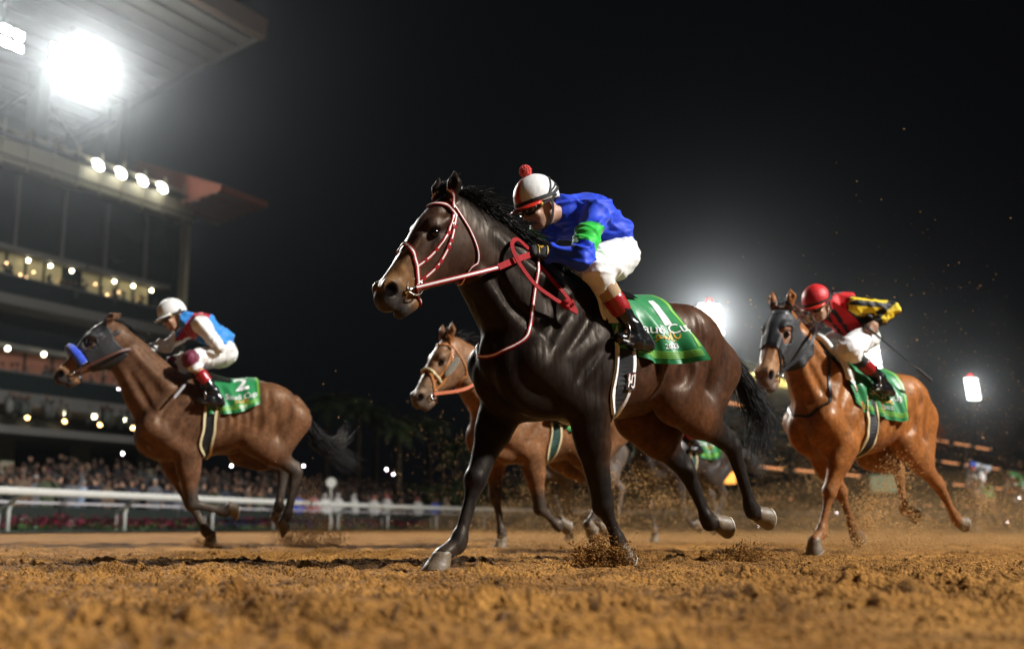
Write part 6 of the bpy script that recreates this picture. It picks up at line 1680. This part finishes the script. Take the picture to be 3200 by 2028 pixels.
# ---------------------------------------------------------------- floodlight towers
def tower(px, py, D, h_arr, w_arr, rows_, label, power, rot=0.25):
    el = math.atan(473/2674) - math.atan((py - 763)/2674); x = (px - 1204)/2674*D*1.01; z = .22 + math.tan(el)*D
    root = empty('floodlight_tower', (x, D, 0)); root.rotation_euler = (0, 0, rot)
    MB().tube([(0, 0, 0), (0, 0, z - h_arr*.5), (0, 0, z + h_arr*.5)], [.55, .34, .22], 10).build('pole', M_conc, root)
    for k in range(rows_):
        zz = z - h_arr*.5 + h_arr*(k + .5)/rows_; dx = (.25 - .5*(k/(rows_-1)))*w_arr*.3
        o = MB().box((dx - w_arr/2, -.45, zz - .12), (dx + w_arr/2, -.20, zz + .10)).build('lamp_bar', M_conc, root)
        nl = 6
        for q_ in range(nl):
            cx = dx - w_arr/2 + w_arr*(q_ + .5)/nl; link('lamp', MB().box((cx - w_arr/nl*.46, -.62, zz - h_arr/rows_*.26), (cx + w_arr/nl*.46, -.50, zz + h_arr/rows_*.26)).mesh('lamp'), M_lamptow, o)
    MB().box((-.3, -.3, z + h_arr*.52), (.3, .3, z + h_arr*.52 + .7)).build('beacon', M_beacon, root)
    tag(root, label, 'floodlight', 'floodlight towers')
    if power: spot_at('tower_floodlight', (x, D - 1.5, z), (0, 5, 0), power, 40, 2.0)
M_lamptow = mat('tower_lamp', (1, 1, 1), .5, emit=(1, 1, .92), estr=9); M_beacon = mat('red_beacon', (1, .1, .1), .5, emit=(1, .05, .05), estr=4)
tower(1672, 752, 214, 6.2, 4.2, 5, 'bright floodlight tower glaring beside the dark horse rump', FLOOD_R)
tower(2278, 915, 290, 5.8, 3.6, 6, 'small floodlight tower on a pole at the far right', FLOOD_R*.15)
tower(2046, 838, 240, 6.0, 3.8, 5, 'floodlight tower half hidden behind the red-capped jockey', FLOOD_R*.15)
# the track's own floodlight tower on the near right, out of frame
kt = empty('floodlight_tower', (48, -7, 0)); kt.rotation_euler = (0, 0, R_(-105)); MB().tube([(0, 0, 0), (0, 0, 38), (0, 0, 44)], [.6, .4, .3], 10).build('pole', M_conc, kt)
for k in range(6): MB().box((-2.4, .3, 38.4 + k), (2.4, .6, 39.1 + k)).build('lamp_bar', M_lamptow, kt)
tag(kt, 'floodlight tower standing beside the near bend of the track', 'floodlight', 'floodlight towers')
spot_at('tower_floodlight', (46.2, -6.4, 38), (-4.0, 15, 1), FLOOD_KEY, 72, 1.6, (1.0, .985, .955))
# lit kiosk panel and pale board
kb_ = empty('lit_kiosk', (15.6, 82, 0)); MB().box((-.38, -.1, 3.2), (.38, .1, 4.0)).build('panel', mat('orange_panel', (1, .5, .1), .5, emit=(1, .42, .08), estr=1.6), kb_); MB().tube([(0, 0, 0), (0, 0, 3.3)], .06, 8).build('pole', M_conc, kb_); tag(kb_, 'small orange lit panel on a pole beyond the track', 'sign')
bd = empty('result_board', (33.5, 103, 0)); MB().box((-1.3, -.1, 3.2), (1.3, .1, 4.7)).build('screen', mat('green_screen', (.3, .4, .3), .5, emit=(.45, .6, .38), estr=.25), bd)
for x in (-1, 1): MB().tube([(x, .2, 0), (x, .2, 3.4)], .08, 8).build('post', M_conc, bd)
tag(bd, 'pale green lit board behind the chestnut horse hind legs', 'board')
# dark hedge along the far rail
def hedge():
    r = np.random.default_rng(31); c = along(offset_curve(RAIL, 9.0), .3, 78)[0]; n_ = 9000; i = r.integers(0, len(c), n_); P = np.c_[c[i] + r.normal(size=(n_, 2))*.7, GZ + r.random(n_)**.7*(2.6 + .8*vnoise(i*.02, i*0., 6))]
    V = P[:, None] + r.normal(size=(n_, 3, 3))*.22; o = link('hedge', mesh_np('hedge', V.reshape(-1, 3), np.arange(3*n_).reshape(-1, 3), False), M_leaf); tag(o, 'dark clipped hedge along the far bend of the track', 'hedge', kind='stuff')
hedge()
# far-rail spectators on the right
for px, D, lk in front_far: spectator(px, D, lk)

# ---------------------------------------------------------------- the rest of the field, behind
M_coat_black = mat('near_black_coat', (.030, .024, .022), .45, noise=.4, nscale=6); M_coat_brown2 = mat('plain_brown_coat', (.10, .055, .032), .5, noise=.3, nscale=6); M_coat_grey = mat('dusty_brown_coat', (.085, .062, .048), .6, noise=.3, nscale=6)
def recolour(root, table):
    for ch in root.children:
        nm_ = ch.name.split('.')[0]
        if nm_ in table: ch.material_slots[0].link = 'OBJECT'; ch.material_slots[0].material = table[nm_]
def runner(src_h, src_j, loc, ang, coat_, jack, cap, breech, hlab, jlab):
    h = copy_tree(src_h); h.location = loc; h.rotation_euler = (0, 0, math.atan2(-math.sin(ang), -math.cos(ang))); recolour(h, {'body': coat_}); h['label'] = hlab
    j = copy_tree(src_j); j.location = loc; j.rotation_euler = h.rotation_euler; recolour(j, {'jacket': jack, 'helmet': cap}); j['label'] = jlab
MJ = {k: mat('silk_' + k, c, .45) for k, c in dict(green=(.02, .25, .07), white=(.70, .70, .70), grey=(.40, .45, .52), blue=(.03, .08, .45), purple=(.10, .05, .40)).items()}
runner(horse4, jockey4, (2.15, 14.6, .02), R_(40), M_coat_black, MJ['green'], MJ['white'], None, 'near-black horse glimpsed between the leader hind and fore legs', 'jockey in green glimpsed behind the dark leader belly')
runner(horse2, jockey4, (.75, 15.5, .03), R_(35), M_coat_grey, MJ['purple'], MJ['white'], None, 'pale dusty horse whose legs show behind the brown horse', 'jockey in purple hidden behind the dark leader')
runner(horse3, jockey3, (14.6, 36, .03), R_(48), M_coat_brown2, MJ['grey'], MJ['blue'], None, 'trailing brown horse far behind the chestnut rump', 'distant jockey in pale grey silks behind the chestnut rump')
runner(horse4, jockey4, (17.6, 40, .03), R_(48), M_coat_black, MJ['green'], MJ['green'], None, 'last dark horse far at the right in the dust', 'distant jockey in green silks and white breeches at the far right')

# ---------------------------------------------------------------- flying dirt
M_dust = mat('airborne_dirt', (.56, .34, .14), .95, noise=.3, nscale=3, spec=.1)
bt = bmesh.new(); bmesh.ops.create_icosphere(bt, subdivisions=1, radius=1.0); S0 = np.array([v.co[:] for v in bt.verts]); T0 = np.array([[v.index for v in f.verts] for f in bt.faces]); bt.free()
S8 = np.array([(1, 0, 0), (-1, 0, 0), (0, 1, 0), (0, -1, 0), (0, 0, 1), (0, 0, -1)], float); T8 = np.array([(0, 2, 4), (2, 1, 4), (1, 3, 4), (3, 0, 4), (2, 0, 5), (1, 2, 5), (3, 1, 5), (0, 3, 5)])
def clods(name, label, P, R, seed, hi=True, m_=None):
    r = np.random.default_rng(seed); S, T = (S0, T0) if hi else (S8, T8); k = len(S); n_ = len(P)
    sc = R[:, None, None]*(.65 + .7*r.random((n_, k, 1)))*np.array([1, 1, .85]); V = P[:, None] + S[None]*sc; Fc = (T[None] + (np.arange(n_)*k)[:, None, None]).reshape(-1, 3)
    o = link(name, mesh_np(name, V.reshape(-1, 3), Fc, True), m_ or (M_dirt if hi else M_dust)); tag(o, label, 'dirt', kind='stuff'); return o
def splash(c, n_, rad, h, lean, seed, rmin=.002, rmax=.009, flat=1.0):
    """dirt thrown up by a hoof: dense at the foot, loose above"""
    r = np.random.default_rng(seed); n_ = int(n_*1.25); k = 26; a = r.random(k)*6.283; q = r.random(k)**.6; u0 = r.random(k)**1.5
    cen = np.c_[np.cos(a)*rad*q*(1 - .3*u0) + lean[0]*u0, np.sin(a)*rad*q*flat*(1 - .3*u0) + lean[1]*u0, h*u0*(1 - .5*q**2)]
    i = r.integers(0, k, n_); g = r.normal(size=(n_, 3))*np.array([rad*.22, rad*.22*flat, h*.16])*(.35 + 1.3*r.random((n_, 1))**2)
    P = cen[i] + g; P[:, 2] = np.abs(P[:, 2])
    return np.array(c)[None] + P, (rmin + (rmax - rmin)*r.random(n_)**3.5)*.75
def plumes(specs, name, label, seed, hi):
    PP = []; RR = []
    for i, s_ in enumerate(specs):
        p, r_ = splash(*s_[:5], seed + i, *s_[5:]); PP.append(p); RR.append(r_)
    clods(name, label, np.concatenate(PP), np.concatenate(RR), seed, hi)
w1 = lambda x, y, z: world_of(L1, A1, (x, y, z)); w3 = lambda x, y, z: world_of(L3, A3, (x, y, z)); w2 = lambda x, y, z: world_of(L2, A2, (x, y, z)); w4 = lambda x, y, z: world_of(L4, A4, (x, y, z))
plumes([(w1(.12, .14, 0), 2600, .20, .17, (-.02, 0), .003, .011, .5), (w1(-.02, .12, 0), 700, .28, .10, (.05, 0), .002, .008, .6)], 'dirt_spray', 'clump of dirt kicked up at the leader near fore hoof', 101, True)
plumes([(w1(-1.02, 0, 0), 1500, .22, .13, (.03, 0), .003, .010, .5), (w1(-1.02, 0, .0), 600, .35, .22, (.1, .1), .002, .006, .7)], 'dirt_spray', 'clump of dirt kicked up behind the leader hind hooves', 111, True)
plumes([(w2(-.08, -.05, 0), 900, .22, .10, (0, 0), .003, .009, .5)], 'dirt_spray', 'dirt kicked up at the bay horse fore hoof', 121, False)
plumes([(w2(-.95, .1, 0), 2600, .36, .22, (.1, 0), .003, .011, .6), (w2(-.80, .1, .05), 2200, .30, .60, (.15, .1), .002, .008, .7), (w2(-1.25, 0, 0), 1200, .6, .45, (.4, .2), .002, .007, .8)], 'dirt_spray', 'dusty dirt spray behind the bay horse hind hooves', 131, False)
plumes([(w3(.30, .1, 0), 5200, .36, .70, (.45, .0), .002, .011, .8), (w3(-.1, .1, 0), 6500, .45, .80, (.25, .1), .002, .010, .8), (w3(-1.2, .05, 0), 5200, .50, .60, (.5, .3), .002, .011, .8), (w3(-1.8, .1, 0), 5200, .8, .9, (.7, .4), .002, .009, .9)], 'dirt_spray', 'tall dirt spray thrown up around the chestnut horse legs', 141, False)
plumes([(w4(.3, 0, 0), 1200, .45, .25, (.1, .1), .003, .009, .7), (w4(-.6, 0, 0), 3600, .7, .8, (.3, .3), .003, .010, .9), ((1.6, 13.2, 0), 3600, 1.0, .9, (.4, .4), .003, .011, .9), ((3.2, 12.5, 0), 4200, 1.3, 1.0, (.6, .5), .003, .011, .9), ((.0, 13.0, 0), 2200, .9, .7, (.2, .3), .003, .010, .9)], 'dirt_spray', 'drifting dirt spray behind the leader', 151, False)
def drift(n_, lo, hi, pw, rr, seed, name, label):
    r = np.random.default_rng(seed); u = r.random((n_, 3)); P = np.array(lo) + (np.array(hi) - np.array(lo))*np.c_[u[:, 0], u[:, 1], u[:, 2]**pw]; clods(name, label, P, rr[0] + (rr[1] - rr[0])*r.random(n_)**3, seed, False)
drift(18000, (2.0, 10, 0), (13, 24, 2.4), 2.2, (.0025, .009), 161, 'dirt_drift', 'fine dirt drifting in the air at the right')
drift(13000, (-1.5, 13, 0), (7, 26, 1.8), 2.2, (.0025, .009), 162, 'dirt_drift', 'fine dirt drifting behind the brown horse')
drift(420, (2.4, 8, 1.0), (6.5, 13, 3.2), 1.0, (.003, .010), 163, 'dirt_drift', 'loose dirt specks flying above the chestnut horse')
drift(160, (-2.0, 9, 0.2), (1.0, 13, 1.6), 1.4, (.003, .008), 164, 'dirt_drift', 'loose dirt specks between the bay and brown horses')
# loose clods lying on the near track
r5 = np.random.default_rng(55); n_ = 20000; yy = 1.2*np.exp(r5.random(n_)**.75*math.log(11/1.2)); xx = (r5.random(n_)*2 - 1)*.6*(yy + .6); zz = ground_h(xx, yy) + base_z(xx, yy)
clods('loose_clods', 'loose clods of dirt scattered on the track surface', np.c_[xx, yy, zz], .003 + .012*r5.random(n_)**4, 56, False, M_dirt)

# dust hanging low in the air behind the runners
M_dustair = bpy.data.materials.new('dust_air'); M_dustair.use_nodes = True; nt = M_dustair.node_tree; nt.nodes.remove(nt.nodes['Principled BSDF']); pv = nt.nodes.new('ShaderNodeVolumePrincipled')
pv.inputs['Color'].default_value = (.80, .50, .24, 1); pv.inputs['Density'].default_value = .028; pv.inputs['Anisotropy'].default_value = .35; nt.links.new(pv.outputs[0], nt.nodes['Material Output'].inputs['Volume'])
for (cx, cy, cz, rx, ry, rz_, lab) in ((4.6, 12.0, .05, 3.4, 2.6, .75, 'brown dust hanging behind the chestnut horse legs'), (1.6, 14.2, .05, 3.0, 2.2, .60, 'brown dust hanging behind the leader'), (7.6, 17.0, .05, 4.0, 3.0, .7, 'brown dust trailing at the far right'), (-1.9, 11.6, .05, .9, .6, .30, 'puff of dust behind the bay horse')):
    bm = bmesh.new(); bmesh.ops.create_icosphere(bm, subdivisions=4, radius=1.0); me = bpy.data.meshes.new('dust_cloud'); bm.to_mesh(me); bm.free(); o = link('dust_cloud', me, M_dustair, None, (cx, cy, cz)); o.scale = (rx, ry, rz_); tag(o, lab, 'dust', kind='stuff')
# ---------------------------------------------------------------- night haze round the whole place
hz = MB().box((-320, -60, -1.2), (320, 420, 62)).build('haze'); tag(hz, 'thin night haze over the racecourse', 'haze', kind='stuff')
hm_ = bpy.data.materials.new('night_air'); hm_.use_nodes = True; nt = hm_.node_tree; nt.nodes.remove(nt.nodes['Principled BSDF']); pv = nt.nodes.new('ShaderNodeVolumePrincipled')
pv.inputs['Color'].default_value = (.84, .92, 1, 1); pv.inputs['Density'].default_value = HAZE; pv.inputs['Anisotropy'].default_value = .95
nt.links.new(pv.outputs[0], nt.nodes['Material Output'].inputs['Volume']); hz.data.materials.append(hm_)
